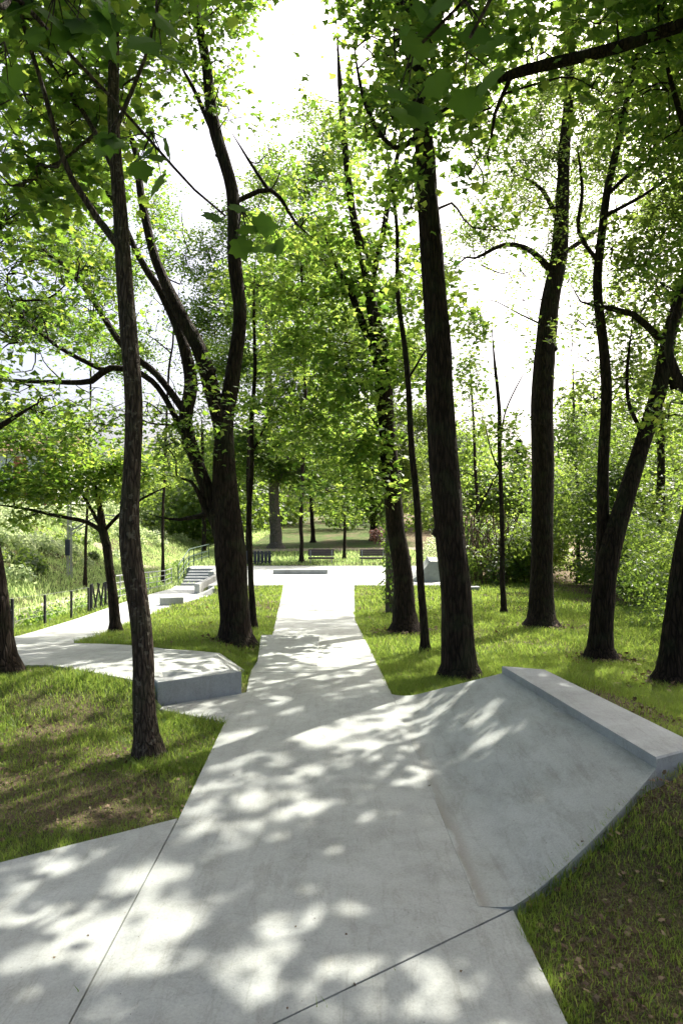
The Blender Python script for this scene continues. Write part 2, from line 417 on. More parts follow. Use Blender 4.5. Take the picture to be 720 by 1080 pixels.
# (px, py, radius across m, along m, weight): + opens the canopy there, - closes it
SPOTS = [(60, 1030, .55, .25, .9), (230, 1050, .5, .3, .7), (20, 985, .5, .25, .5), (150, 975, .5, .2, .3), (450, 1060, .75, .28, 1.0), (560, 1065, .5, .2, .8),
         (240, 1000, .3, .12, .6), (185, 950, .35, .12, .3), (300, 860, .75, .30, .5), (240, 830, .5, .4, .4), (300, 785, .8, .5, .7), (390, 820, .35, .3, .55), (410, 890, .3, .15, .6),
         (360, 740, .8, .9, .5), (350, 700, .8, 1.2, .45), (60, 860, .8, .4, .6), (40, 760, 1.0, .8, .7), (110, 720, 1.0, .8, .5), (200, 790, .5, .35, .4),
         (330, 930, 1.1, .5, -.75), (480, 850, .7, .9, -.5), (560, 760, .9, .9, -.45), (620, 800, .7, .7, -.5), (500, 950, .7, .35, -.8),
         (620, 980, 1.0, .8, -1.3), (680, 900, 1.0, 1.0, -1.4), (700, 820, .6, .5, -.4), (660, 790, .35, .3, .9), (530, 700, .9, .8, -.4),
         (545, 650, .7, 1.0, 1.0), (500, 660, .5, .8, .8), (600, 672, .5, .5, .9), (520, 625, 1.6, 1.6, .9), (585, 630, .9, 1.0, .8), (545, 612, 2.5, 2.0, .9), (430, 690, .4, .7, .5), (650, 720, .9, .45, 1.2), (540, 690, .8, .5, .5), (610, 650, 1.2, 1.4, -.9), (480, 625, 3.0, 3.0, .6), (700, 760, 1.0, .9, -1.2),
         (160, 660, 1.5, 2.0, .3), (240, 655, 1.2, 1.5, .1), (110, 800, .8, .4, .2)]
SP = []
for px, py, rx, ry, wgt in SPOTS:
    gx, gy = G(px, py); SP.append((gx, gy, rx, ry, wgt * (.72 if py > 730 and px < 600 else 1)))
def openness(x, y):
    b = -.2 + .95 * np.where(x > 1.2, sstep(y, 20, 26), sstep(y, 14.5, 19)) - .6 * sstep(y, 42, 50) * sstep(-x, 7, 10) - .15 * sstep(x, 1, 4) * (1 - sstep(y, 14, 20))
    b = b + 1.3 * sstep(-x, 4.5, 7) * sstep(y, 19, 24)
    b = b + .72 * sstep(-x, 1.3, 1.8) * sstep(y, 5.0, 5.6) * (1 - sstep(y, 9, 10)) + .25 * sstep(x, 1.5, 2.5) * sstep(y, 8.5, 10)
    for gx, gy, rx, ry, wgt in SP:
        b = b + wgt * np.exp(-((x - gx) / rx) ** 2 - ((y - gy) / ry) ** 2)
    # dapples are longer along the sun's course
    u = x * .6 + y * .8; v = x * .8 - y * .6
    nn = fbm(u * 2.7, v * 3.7, 0, 91, 3) - .5
    n2 = vnoise(u * 8.0, v * 10.5, 0, 55) - .5
    n3 = vnoise(u * 5.0 + 7, v * 6.2, 0, 155) - .5
    return b + nn * 1.7 + n2 * 1.7 + n3 * 2.2
def lit_keep(P, jitter=.04):
    """True for leaves to keep: those whose shadow does not fall in an opening."""
    t = (P[:, 2] + .2) / SD[2]
    gx = P[:, 0] - SD[0] * t; gy = P[:, 1] - SD[1] * t
    o = openness(gx, gy)
    inreg = (gy > 0.2) & (gy < 60)
    return ~(inreg & (o + rng.normal(0, jitter, len(o)) > 0) & (rng.random(len(o)) < .96))

# ------------------------------------------------------------------ leaves
def maple_outline():
    pts = [(0, 0), (.14, -.08), (.40, -.02), (.36, .16), (.62, .36), (.42, .50), (.40, .68), (.20, .70), (0, 1.0)]
    full = pts + [(-x, y) for x, y in reversed(pts[1:-1])]
    c = (0, .36)
    V = [(c[0], c[1], .0)] + [(x, y, -.10 * abs(x) - .08 * (y - .3) ** 2) for x, y in full]
    k = len(full)
    return np.array(V), np.array([(0, 1 + i, 1 + (i + 1) % k) for i in range(k)])
LEAF_MAPLE = maple_outline()
LEAF_LOBE = (np.array([(0, 0, 0), (.45, .22, -.05), (.28, .52, -.02), (0, 1, -.08), (-.28, .52, -.02), (-.45, .22, -.05)]), np.array([(0, 1, 2, 3, 4, 5)]))
LEAF_LOBE = (np.array([(0, 0, 0), (.5, .3, -.06), (.22, .55, .0), (0, 1, -.1), (-.22, .55, .0), (-.5, .3, -.06)]), np.array([(0, 1, 2, 3), (0, 3, 4, 5)]))
LEAF_SMALL = (np.array([(0, 0, 0), (.27, .45, -.04), (0, 1, -.05), (-.27, .45, -.04)]), np.array([(0, 1, 2), (0, 2, 3)]))
CLUMP = []
_r = np.random.default_rng(3)
def clump_tpl(k):
    V, Fc = [], []
    for i in range(k):
        c = _r.uniform(-.5, .5, 3); a = _r.normal(0, 1, 3); a /= np.linalg.norm(a); b = np.cross(a, _r.normal(0, 1, 3)); b /= np.linalg.norm(b)
        s = _r.uniform(.16, .30); q = len(V)
        V += [c - a * s, c + b * s * .6, c + a * s, c - b * s * .6]; Fc.append((q, q + 1, q + 2, q + 3))
    return np.array(V), np.array(Fc)
LEAF_CLUMP = clump_tpl(5)
def place_leaves(mb, P, Nrm, D, S, tpl, tint, matid=0):
    V0, F0 = tpl
    Nrm = Nrm / (np.linalg.norm(Nrm, axis=1)[:, None] + 1e-9)
    D = D - Nrm * (D * Nrm).sum(1)[:, None]; D /= np.linalg.norm(D, axis=1)[:, None] + 1e-9
    T = np.cross(D, Nrm)
    n = len(P); k = len(V0)
    VV = P[:, None] + S[:, None, None] * (T[:, None] * V0[None, :, 0:1] + D[:, None] * V0[None, :, 1:2] + Nrm[:, None] * V0[None, :, 2:3])
    FF = (np.arange(n)[:, None, None] * k + F0[None]).reshape(-1, F0.shape[1])
    mb.add(VV.reshape(-1, 3), FF, matid, np.repeat(tint, len(F0)))

WIN = [(285, 60, 36, 65), (345, 75, 22, 40), (190, 160, 26, 34), (205, 225, 20, 14), (255, 165, 14, 24), (462, 200, 16, 28),
       (534, 400, 22, 50), (520, 325, 14, 20), (385, 70, 14, 30), (320, 15, 34, 26), (480, 20, 16, 16), (655, 215, 16, 12), ]
def gaps(P):
    """natural holes between the crowns: keep-mask"""
    d = np.maximum(P[:, 1], .3); px = 360 + F * P[:, 0] / d; py = 540 - F * (P[:, 2] - CAMH) / d
    o = np.zeros(len(P))
    for x, y, rx, ry in WIN:
        o = np.maximum(o, np.exp(-((px - x) / rx) ** 2 - ((py - y) / ry) ** 2))
    o = o + .5 * (fbm(P[:, 0] * .6, P[:, 1] * .3, P[:, 2] * .6, 12) - .5)
    return rng.random(len(P)) > .93 * sstep(o, .30, .62)

def gaps2(P):
    # the added light-blocking crowns stay above and behind the view
    d = np.maximum(P[:, 1], .01); return (P[:, 1] < .4) | (CAMH + .9 * d < P[:, 2])
def crown_leaves(mb, sprays, size, tpl, per=14, spread=.3, tb=.5, tv=.34, droop=.3, cull=True, twigmb=None, gap=True):
    """sprays: (n,3) centres, (n,3) directions"""
    C0, D0 = sprays
    n = len(C0)
    if n == 0: return
    k = rng.random((n, per)); side = np.where(np.arange(per) % 2 == 0, 1.0, -1.0)[None]
    D0 = D0 / (np.linalg.norm(D0, axis=1)[:, None] + 1e-9)
    up = np.array([0, 0, 1.0]) + rng.normal(0, .25, (n, 3)); side_v = np.cross(D0, up); side_v /= np.linalg.norm(side_v, axis=1)[:, None] + 1e-9
    off = (k - .5) * 2 * spread
    lat = side * rng.uniform(.05, .75, (n, per)) * spread
    ver = rng.normal(0, .22, (n, per)) * spread - droop * np.abs(lat) * .4
    P = C0[:, None] + D0[:, None] * off[..., None] + side_v[:, None] * lat[..., None] + np.array([0, 0, 1.0]) * ver[..., None]
    LD = D0[:, None] * .55 + side_v[:, None] * side[..., None] * .8 + np.array([0, 0, -1.0]) * droop + rng.normal(0, .35, (n, per, 3))
    NN = up[:, None] + rng.normal(0, .42, (n, per, 3))
    P = P.reshape(-1, 3); LD = LD.reshape(-1, 3); NN = NN.reshape(-1, 3)
    tsp = np.repeat(rng.normal(0, tv * .7, n), per)
    S = size * rng.uniform(.6, 1.15, len(P))
    ti = np.clip(tb + tsp + rng.normal(0, tv * .6, len(P)), 0, 1)
    keep = np.ones(len(P), bool)
    if cull: keep &= lit_keep(P)
    if gap: keep &= gaps(P)
    P, LD, NN, S, ti = P[keep], LD[keep], NN[keep], S[keep], ti[keep]
    place_leaves(mb, P, NN, LD, S, tpl, ti)
    return keep

def stem_curve(pts, d0, wob=.03, step=.22, seed=0, ground=None):
    """pts: (px,py,width px, depth offset)"""
    Q = []
    for i, (px, py, wd, dd) in enumerate(pts):
        p = W(px, py, d0 + dd)
        Q.append([*p, wd / F * (d0 + dd) / 2])
    Q = np.array(Q)
    C = catmull(Q, step)
    s = np.arange(len(C)) * step
    amp = wob * np.minimum(1, s / .8)
    C[:, 0] += amp * (2 * vnoise(s * .9, s * 0, 0, seed) - 1) * 1.0
    C[:, 1] += amp * (2 * vnoise(s * .9, s * 0 + 9, 0, seed + 1) - 1) * 1.2
    tl = (s[-1] - s) / max(.5, min(1.4, s[-1] * .3)); C[:, 3] *= np.clip(.12 + .88 * tl, 0, 1)
    C[:, 3] = np.maximum(C[:, 3], .003)
    return C

DENS = 2.7
def make_tree(name, label, base, stems, blobs, leaf=.11, tpl=LEAF_LOBE, lm=None, bk=None, per=14, spread=.32, dens=1.0, group=None, tb=.5, slim=1.0,
              flare=1.0, wob=.04, nsides=14, extra=None, depth=None, seed=1, cat='tree', cull=True, hubr=.018, gap=True):
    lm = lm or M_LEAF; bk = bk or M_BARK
    if depth is None: bx, d0, bz = gp(*base)
    else:
        d0 = depth; bx = (base[0] - 360) / F * d0; bz = float(Z(bx, d0))
    root = np.array([bx, d0, bz])
    tmb = MB(); skel = []
    for si, st in enumerate(stems):
        C = stem_curve(st, d0, wob, .2, seed * 31 + si * 7); C[:, 3] *= slim
        if si == 0:      # root flare and a foot sunk in the soil
            C[0, :3] = root
            h = np.linalg.norm(C[:, :3] - C[0, :3], axis=1)
            C[:, 3] *= 1 + .55 * flare * np.exp(-h / .13) + .16 * flare * np.exp(-h / .45)
            C = np.vstack([C[0] - np.array([0, 0, .22, -.03]), C])
        ns = nsides if C[0, 3] > .06 else 8
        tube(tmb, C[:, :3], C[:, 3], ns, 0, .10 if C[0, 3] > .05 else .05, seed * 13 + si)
        # burls and sawn-off knots
        if C[0, 3] > .08:
            for q in range(5):
                i = rng.integers(4, max(5, len(C) - 4)); a = rng.random() * 6.28; r = C[i, 3]
                tube(tmb, [C[i, :3] + np.array([math.cos(a), math.sin(a), 0]) * r * .6, C[i, :3] + np.array([math.cos(a), math.sin(a), .15]) * r * 1.18], [r * .45, r * .22], 7)
        skel.append(C)
    SK = np.vstack(skel); SK = SK[SK[:, 2] > bz + 1.2] if (SK[:, 2] > bz + 1.2).any() else SK
    cmb = MB(); ALLC, ALLD = [], []
    nodes = SK[:, :3].copy()
    for bi, b in enumerate(blobs):
        px, py, dd, r = b[:4]; fl = b[4] if len(b) > 4 else .7; dn = b[5] if len(b) > 5 else 1.0
        c = W(px, py, d0 + dd)
        nh = max(2, int(4 + r * 3))
        hubs = []
        for q in range(nh):
            v = rng.normal(0, 1, 3); v /= np.linalg.norm(v); hpt = c + v * np.array([1, 1, fl]) * r * rng.uniform(.15, .75)
            dist = np.linalg.norm((nodes - hpt) * np.array([1, 1, .8]), axis=1) + np.where(nodes[:, 2] > hpt[2] + .2, 1.2, 0)
            a = nodes[int(np.argmin(dist))]
            L = np.linalg.norm(hpt - a)
            if L < .05: continue
            m1 = a + (hpt - a) * .35 + rng.normal(0, .09, 3) * L + np.array([0, 0, .08 * L]); m2 = a + (hpt - a) * .7 + rng.normal(0, .08, 3) * L + np.array([0, 0, .10 * L])
            cc = catmull([a, m1, m2, hpt], max(.12, L / 9)); rr = np.linspace(min(hubr * (0.6 + .35 * L), .05), .006, len(cc))
            tube(tmb, cc, rr, 5, 0, cap=False)
            hubs.append(hpt); nodes = np.vstack([nodes, cc[len(cc) // 3:]])
        hubs = np.array(hubs) if hubs else np.array([c])
        ns = int(DENS * dens * dn * 26 * r ** 2.3 * (.32 / spread) ** 1.4 + 6)
        v = rng.normal(0, 1, (ns * 2, 3)); v /= np.linalg.norm(v, axis=1)[:, None]
        rad = rng.random(ns * 2) ** .45
        Pc = c + v * np.array([1, 1, fl]) * r * rad[:, None]
        # layered, lumpy
        lump = fbm(Pc[:, 0] * 1.1 / max(.6, r * .6), Pc[:, 1] * 1.1 / max(.6, r * .6), Pc[:, 2] * 2.2 / max(.6, r * .6), 40 + bi + seed * 3, 2)
        Pc = Pc[np.argsort(-lump)[:int(ns * 1.15)]]
        Pc = Pc[Pc[:, 2] > Z(Pc[:, 0], Pc[:, 1]) + .5]
        Dc = (Pc - c) * np.array([1, 1, .35]) + rng.normal(0, .35 * r, Pc.shape)
        # twigs
        kp = lit_keep(Pc, .15) if cull else np.ones(len(Pc), bool)
        if gap: kp &= gaps(Pc)
        if bk is not None:
            for p, dirr in zip(Pc[kp][::2], Dc[kp][::2]):
                a = hubs[int(np.argmin(np.linalg.norm(hubs - p, axis=1)))]
                if np.linalg.norm(p - a) < .1: continue
                m = (a + p) / 2 + rng.normal(0, .06, 3); e = p + dirr / (np.linalg.norm(dirr) + 1e-9) * spread * .8
                tube(tmb, [a, m, p, e], [.0075, .005, .0035, .002], 3, 0, cap=False, smooth=False)
        ALLC.append(Pc); ALLD.append(Dc)
    if ALLC:
        crown_leaves(cmb, (np.vstack(ALLC), np.vstack(ALLD)), leaf, tpl, per, spread, tb, cull=cull, gap=gap)
    e = empty(name, root, label, cat, group)
    t = tmb.build('trunk', [bk], e, root)
    if cmb.f: cmb.build('crown', [lm], e, root)
    return e

# =================================================================== GROUND
def poly_px(pts): return [gp(*p)[:2] for p in pts]
def inside(x, y, poly):
    r = np.zeros(np.shape(x), bool); n = len(poly); j = n - 1
    for i in range(n):
        xi, yi = poly[i]; xj, yj = poly[j]
        c = ((yi > y) != (yj > y)) & (x < (xj - xi) * (y - yi) / (yj - yi + 1e-12) + xi)
        r ^= c; j = i
    return r
def axis(parts):
    a = []
    for lo, hi, st in parts: a += list(np.arange(lo, hi - 1e-6, st))
    a.append(parts[-1][1]); return np.array(a)
JL = [gp(188, 868)[:2], gp(78, 1080)[:2]]       # joint on the left
JLn = (JL[0][0] + (JL[1][0] - JL[0][0]) * 3.0, JL[0][1] + (JL[1][1] - JL[0][1]) * 3.0)
JR = [gp(540, 965)[:2], gp(310, 1080)[:2]]
JRn = (JR[0][0] + (JR[1][0] - JR[0][0]) * 2.2, JR[0][1] + (JR[1][1] - JR[0][1]) * 2.2)
E0 = BE
def cross_pt(p, q, r, t):
    x1, y1, x2, y2, x3, y3, x4, y4 = *p, *q, *r, *t
    D_ = (x1 - x2) * (y3 - y4) - (y1 - y2) * (x3 - x4)
    a_ = x1 * y2 - y1 * x2; b_ = x3 * y4 - y3 * x4
    return ((a_ * (x3 - x4) - (x1 - x2) * b_) / D_, (a_ * (y3 - y4) - (y1 - y2) * b_) / D_)
XI = cross_pt(JL[0], JL[1], JR[0], JR[1])
g595 = gp(595, 1080)[:2]
g595n = (E0[0] + (g595[0] - E0[0]) * 3.2, E0[1] + (g595[1] - E0[1]) * 3.2)
left_corner = gp(237, 765)[:2]
P188 = gp(188, 868)[:2]
P0915 = gp(0, 915)[:2]
leftext = (P188[0] + (P0915[0] - P188[0]) * 2.4, P188[1] + (P0915[1] - P188[1]) * 2.4)
blk = [(-2.15, 8.0), (-1.25, 8.55)]
# polygons, counter-clockwise from above
def off(p, dx, dy): return (p[0] + dx, p[1] + dy)
gj = .005
POLY_MAIN = [off(XI, gj, gj), off(BE, -gj, .006), off(BB, -.001, .006), BA] + poly_px([(374, 655), (373.6, 618)]) + poly_px([(298.5, 618), (286, 677), (264, 711)]) + [(-1.20, 8.62), (-2.2, 7.93)] + [left_corner, off(P188, gj, 0)]
POLY_LEFT = [off(JLn, -gj, 0), off(P188, -gj, 0), leftext, (leftext[0] - .5, -3.0)]
POLY_RIGHT = [off(XI, gj, -gj), off(JLn, gj, 0), (g595n[0], g595n[1]), off(BE, gj * .5, -.006)]
POLY_SIDE = [(-2.10, 8.30), (-1.42, 8.72)] + [gp(*p)[:2] for p in [(258, 709), (179, 687), (78, 680), (133, 659), (180, 640), (226, 625)]] + [(-6.7, 36.0), (-7.6, 39.6), (-9.6, 39.6)] \
    + [(float(fence_x(y)) + .12, y) for y in (36, 32.7, 26, 20, 16, 13, 11.0)] + [gp(*p)[:2] for p in [(-40, 704), (15, 704), (54, 704), (104, 713), (140, 720)]]
POLY_PLAZA = [(-6.3, 32.3), (5.0, 32.3), (5.3, 44.0), (-6.3, 44.0)]
POLY_PLAZA2 = [(-9.6, 42.4), (-6.32, 42.4), (-6.32, 44.0), (-9.6, 44.0)]
PAVED = [POLY_MAIN, POLY_LEFT, POLY_RIGHT, POLY_SIDE, POLY_PLAZA, POLY_PLAZA2]
import bmesh
from mathutils.geometry import delaunay_2d_cdt
def drape(name, poly, material, top, depth=.14, step=.45, label=None):
    bm = bmesh.new()
    n_ = len(poly); vc, _, tri, *_ = delaunay_2d_cdt([Vector((float(x), float(y))) for x, y in poly], [(i, (i + 1) % n_) for i in range(n_)], [], 1, 1e-6)
    vs = [bm.verts.new((v.x, v.y, 0)) for v in vc]
    for t in tri: bm.faces.new([vs[i] for i in t])
    xs = [p[0] for p in poly]; ys = [p[1] for p in poly]
    for k in np.arange(math.ceil(min(xs) / step) * step, max(xs), step):
        bmesh.ops.bisect_plane(bm, geom=bm.verts[:] + bm.edges[:] + bm.faces[:], plane_co=(k, 0, 0), plane_no=(1, 0, 0))
    for k in np.arange(math.ceil(min(ys) / step) * step, max(ys), step):
        bmesh.ops.bisect_plane(bm, geom=bm.verts[:] + bm.edges[:] + bm.faces[:], plane_co=(0, k, 0), plane_no=(0, 1, 0))
    for v in bm.verts: v.co.z = top(v.co.x, v.co.y)
    be = [e for e in bm.edges if e.is_boundary]
    r = bmesh.ops.extrude_edge_only(bm, edges=be)
    for g in r['geom']:
        if isinstance(g, bmesh.types.BMVert): g.co.z -= depth
    bmesh.ops.recalc_face_normals(bm, faces=bm.faces)
    me = bpy.data.meshes.new(name); bm.to_mesh(me); bm.free(); me.materials.append(material)
    o = bpy.data.objects.new(name, me); COL.objects.link(o); o['kind'] = 'structure'
    if me.polygons and sum(p.normal.z for p in me.polygons) < 0: me.flip_normals()
    return o
PT = .03
def top0(x, y):
    # the paths lie on the land without its mound
    return float(Z(x, y)) + PT
def topmain(x, y):
    base = -1.2 * (0.35 * float(sstep(y, 7.5, 31)) + .65 * float(lin(y, 8.5, 30)))
    return base + PT
drape('path', POLY_MAIN, M_CONC, topmain)
drape('path', POLY_LEFT, M_CONC, topmain)
drape('path', POLY_RIGHT, M_CONC, topmain)
drape('path', POLY_SIDE, M_CONC, top0)
drape('plaza', POLY_PLAZA, M_CONC, lambda x, y: -1.2 + PT, .3, 2.0)
drape('plaza', POLY_PLAZA2, M_CONC, lambda x, y: -1.2 + PT + .004, .9, 2.0)

# terrain sheet
def bareness(x, y):
    b = np.zeros_like(x)
    def blob(px, py, rx, ry, w_):
        gx, gy = G(px, py); return w_ * np.exp(-((x - gx) / rx) ** 2 - ((y - gy) / ry) ** 2)
    for a in [(60, 850, 1.2, .5, .65), (20, 790, .8, .6, .5), (100, 745, .6, .35, .5), (30, 740, .7, .4, .4), (170, 790, .5, .5, .4), (150, 830, .7, .3, .5), (640, 950, .5, .4, .35), (700, 1000, .7, .5, .45), (600, 1020, .2, .3, .3), (90, 770, .5, .3, .4), (40, 815, .8, .25, .5), (120, 865, .8, .2, .4),
              (700, 760, 1.2, .7, .9), (700, 820, .7, .5, .9), (620, 735, .5, .3, .8), (400, 650, .3, 1.5, .2), (570, 662, .7, .6, .4), (632, 697, .6, .5, .4), (427, 668, .5, .8, .4), (285, 640, .3, 1.5, .2)]:
        b = b + blob(*a)
    b = b + .5 * sstep(fbm(x * .7, y * .7, 0, 77), .52, .75)
    b = b + .9 * sstep(x, 8.5, 11) * sstep(y, 20, 25) + .7 * sstep(y, 34, 37) * sstep(x, 5.5, 8)
    return np.clip(b, 0, 1)
def terrain():
    xs = axis([(-420, -60, 30), (-60, -28, 2), (-28, -9, .5), (-9, 9, .12), (9, 30, .6), (30, 60, 3), (60, 420, 30)])
    ys = axis([(-60, -6, 6), (-6, 2, .5), (2, 20, .12), (20, 50, .4), (50, 110, 1.5), (110, 600, 30)])
    X, Y = np.meshgrid(xs, ys); zz = Z(X, Y)
    for P in PAVED:
        m = inside(X, Y, P); zz = np.where(m, np.minimum(zz, Z(X, Y)) - .045, zz)
    # never above the main path or the plaza
    mm = inside(X, Y, POLY_MAIN); tm = -1.2 * (0.35 * sstep(Y, 7.5, 31) + .65 * lin(Y, 8.5, 30))
    zz = np.where(mm, np.minimum(zz, tm - .05), zz)
    mm = inside(X, Y, [(-6.5, 32.0), (5.2, 32.0), (5.5, 44.2), (-6.5, 44.2)]); zz = np.where(mm, -1.32, zz)
    # under the bank
    near = (X > .4) & (X < 2.6) & (Y > 3.5) & (Y < 8.9)
    ii = np.argwhere(near)
    for a, b in ii:
        d = np.hypot(BANKS[:, 0] - X[a, b], BANKS[:, 1] - Y[a, b]); k = int(np.argmin(d))
        if d[k] < .05: zz[a, b] = min(zz[a, b], BANKS[k, 2] - .05)
    m = inside(X, Y, [(1.72, 7.55), (2.25, 7.40), (2.66, 4.95), (2.12, 4.65)]); zz = np.where(m, .3, zz)
    m = inside(X, Y, [(-2.2, 7.95), (-1.2, 8.5), (-1.4, 8.9), (-2.3, 8.4)]); zz = np.where(m, -.05, zz)
    nx, ny = len(xs), len(ys)
    V = np.stack([X, Y, zz], -1).reshape(-1, 3)
    i = np.arange(ny - 1)[:, None] * nx; j = np.arange(nx - 1)[None]
    Fq = np.stack([i + j, i + j + 1, i + nx + j + 1, i + nx + j], -1).reshape(-1, 4)
    mb = MB(); mb.add(V, Fq, smooth=True); o = mb.build('ground', [M_GROUND]); o['kind'] = 'structure'
    at = o.data.attributes.new('bare', 'FLOAT', 'POINT'); at.data.foreach_set('value', bareness(X, Y).ravel().astype(np.float32))
terrain()

# gravel track down in the valley, and the dusty strip behind the plaza
def strip(name, pts, wd, material, dz=.03, n=60):
    C = catmull([(x, y, 0) for x, y in pts], 1.0); T = np.gradient(C, axis=0); T /= np.linalg.norm(T, axis=1)[:, None]
    S = np.stack([-T[:, 1], T[:, 0], 0 * T[:, 0]], 1); k = 5; V = []
    for q in range(k):
        f = (q / (k - 1) - .5) * 2
        P = C + S * f * wd / 2 * (1 + .25 * (vnoise(np.arange(len(C)) * .35, np.zeros(len(C)) + q // 3, 0, 8) - .5))[:, None]
        P[:, 2] = Z(P[:, 0], P[:, 1]) + dz - (.05 if q in (0, k - 1) else 0); V.append(P)
    V = np.stack(V, 1); m = len(C); i = np.arange(m - 1)[:, None] * k; j = np.arange(k - 1)[None]
    mb = MB(); mb.add(V.reshape(-1, 3), np.stack([i + j, i + j + 1, i + k + j + 1, i + k + j], -1).reshape(-1, 4), smooth=True)
    o = mb.build(name, [material]); o['kind'] = 'structure'; return o
strip('track', [(-17, 8), (-16.4, 25), (-15.6, 36), (-14.8, 46), (-14.5, 60), (-15.5, 80), (-17, 110)], 3.2, M_GRAVEL, .07)
strip('dirt_path', [(-22, 61), (-10, 59), (0, 60), (10, 60.5), (22, 58)], 2.6, M_DUST, .09)

# =================================================================== the concrete bank, blocks, ledges
def bank():
    mb = MB(); S, T = 40, 26; V = []
    for s in np.linspace(0, 1, S):
        for t in np.linspace(0, 1, T):
            x, y, z = bank_pt(s, t); V.append((x, y, z + PT + .001))
    V = np.array(V); n0 = len(V)
    i = np.arange(S - 1)[:, None] * T; j = np.arange(T - 1)[None]
    Fq = np.stack([i + j, i + T + j, i + T + j + 1, i + j + 1], -1).reshape(-1, 4)
    mb.add(V, Fq, smooth=True)
    ring = [k for k in range(T)] + [r * T + T - 1 for r in range(1, S)] + [(S - 1) * T + k for k in range(T - 2, -1, -1)] + [r * T for r in range(S - 2, 0, -1)]
    R = V[ring]; Lw = R.copy(); Lw[:, 2] -= .16; m = len(ring)
    mb.add(np.vstack([R, Lw]), [(a, (a + 1) % m, m + (a + 1) % m, m + a) for a in range(m)])
    o = mb.build('skate_bank', [M_BANK])
    tag(o, 'wide curved grey concrete bank sloping up from the path to the long low block', 'skate ramp')
bank()
mb = MB(); prism(mb, [(2.17, 4.71), (2.60, 4.95), (2.18, 7.36), (1.765, 7.52)], .30, .575 + PT, 0, .012)
tag(mb.build('concrete_block', [M_BLOCK], None, (2.2, 6.1, .3)), 'long low grey concrete block capping the top of the curved bank', 'block')
mb = MB(); prism(mb, [(-2.15, 8.0), (-1.25, 8.55), (-1.425, 8.705), (-2.10, 8.29), (-2.28, 8.22)], -.1, .27 + PT + .004, 0, .012)
tag(mb.build('concrete_block', [M_BLOCK], None, (-1.8, 8.3, -.05)), 'short grey concrete block ending the side path left of the main path', 'block')
# slightly raised slab on the main path
ps = poly_px([(270, 712), (334, 712), (336.5, 677), (275.5, 677)])
dmin, dmax = min(p[1] for p in ps), max(p[1] for p in ps)
mb = MB(); prism(mb, ps, lambda x, y: topmain(x, y) - .05, lambda x, y: topmain(x, y) + .006 + .10 * (y - dmin) / (dmax - dmin), 0, .0)
tag(mb.build('manual_pad', [M_CONC]), 'low tilted concrete slab with a dark back edge lying on the main path', 'slab')
# ledge on the plaza
def at_px(px, d, z): return np.array([(px - 360) / F * d, d, z])
mb = MB(); c = at_px(317, 38.5, -1.2 + PT + .12); box(mb, c, (3.05, .55, .24), 0, 0, .02)
tag(mb.build('ledge', [M_STAIR], None, c), 'long low grey ledge on the bright plaza in line with the main path', 'ledge')
mb = MB(); q = gp(498, 623); box(mb, (q[0], q[1], q[2] + .09), (.6, .35, .2), .1, 0, .02)
tag(mb.build('ledge', [M_STAIR], None, q), 'small flat concrete plate in the sunlit lawn right of the big trunk', 'ledge')
mb = MB(); q = gp(181, 639); box(mb, (q[0], q[1], q[2] + .16), (.8, .45, .34), .35, 0, .02)
tag(mb.build('ledge', [M_CONC], None, q), 'pale concrete kerb ledge at the edge of the side path before the stairs', 'ledge')
# small ramp at the right end of the plaza
e = empty('quarter_pipe', (4.2, 36, -1.2), 'grey wedge shaped skate ramp at the right end of the plaza', 'skate ramp')
mb = MB(); V = []; Fs = []
for k in range(9):
    t = k / 8; x = 3.15 + 1.25 * t; z = -1.17 + 1.0 * t ** 1.8
    V += [(x + .25 * 0, 34.0, z), (x + .3, 37.5, z)]
V += [(4.9, 34.0, -.17), (5.2, 37.5, -.17), (4.9, 34.0, -1.3), (5.2, 37.5, -1.3), (3.15, 34.0, -1.3), (3.45, 37.5, -1.3)]
for k in range(8): Fs.append((2 * k, 2 * k + 1, 2 * k + 3, 2 * k + 2))
Fs += [(16, 17, 19, 18), (18, 19, 21, 20), tuple([22] + [20, 18] + [2 * k for k in range(8, -1, -1)]), tuple([23] + [2 * k + 1 for k in range(9)] + [19, 21])]
mb.add(V, Fs); mb.build('ramp_surface', [M_CONC], e, (4.2, 36, -1.2))
mb = MB(); rod(mb, (4.38, 33.98, -.16), (4.7, 37.52, -.16), .035, 8); mb.build('coping', [M_GALV], e, (4.2, 36, -1.2))

# stairs from the side path up to the plaza
e = empty('staircase', (-8.4, 40, -2), 'five grey concrete steps rising from the side path to the plaza', 'stairs')
x0, x1 = -9.3, -7.7
for k in range(6):
    mb = MB(); y = 39.6 + k * .46; box(mb, ((x0 + x1) / 2, (y + 42.42) / 2, -2.0 + PT + .0667 + k * .1333 - (.25 if k == 0 else 0) / 2), (x1 - x0 - .004 * k, 42.42 - y + .0, .1333 + (.25 if k == 0 else 0)), 0, 0, .01)
    mb.build('step', [M_STAIR], e, (-8.4, 40, -2))
mb = MB(); prism(mb, [(-7.66, 39.4), (-7.35, 39.4), (-7.35, 44), (-7.66, 44)], -2.3, -1.13, 0, .01); mb.build('side_wall', [M_CONC], e, (-8.4, 40, -2))
mb = MB(); box(mb, (-6.85, 36.5, -1.62), (.24, 8.2, 1.0), 0, 0, .01)
tag(mb.build('retaining_wall', [M_CONC], None, (-6.85, 36.5, -2)), 'pale concrete retaining wall between the side path and the plaza', 'wall')

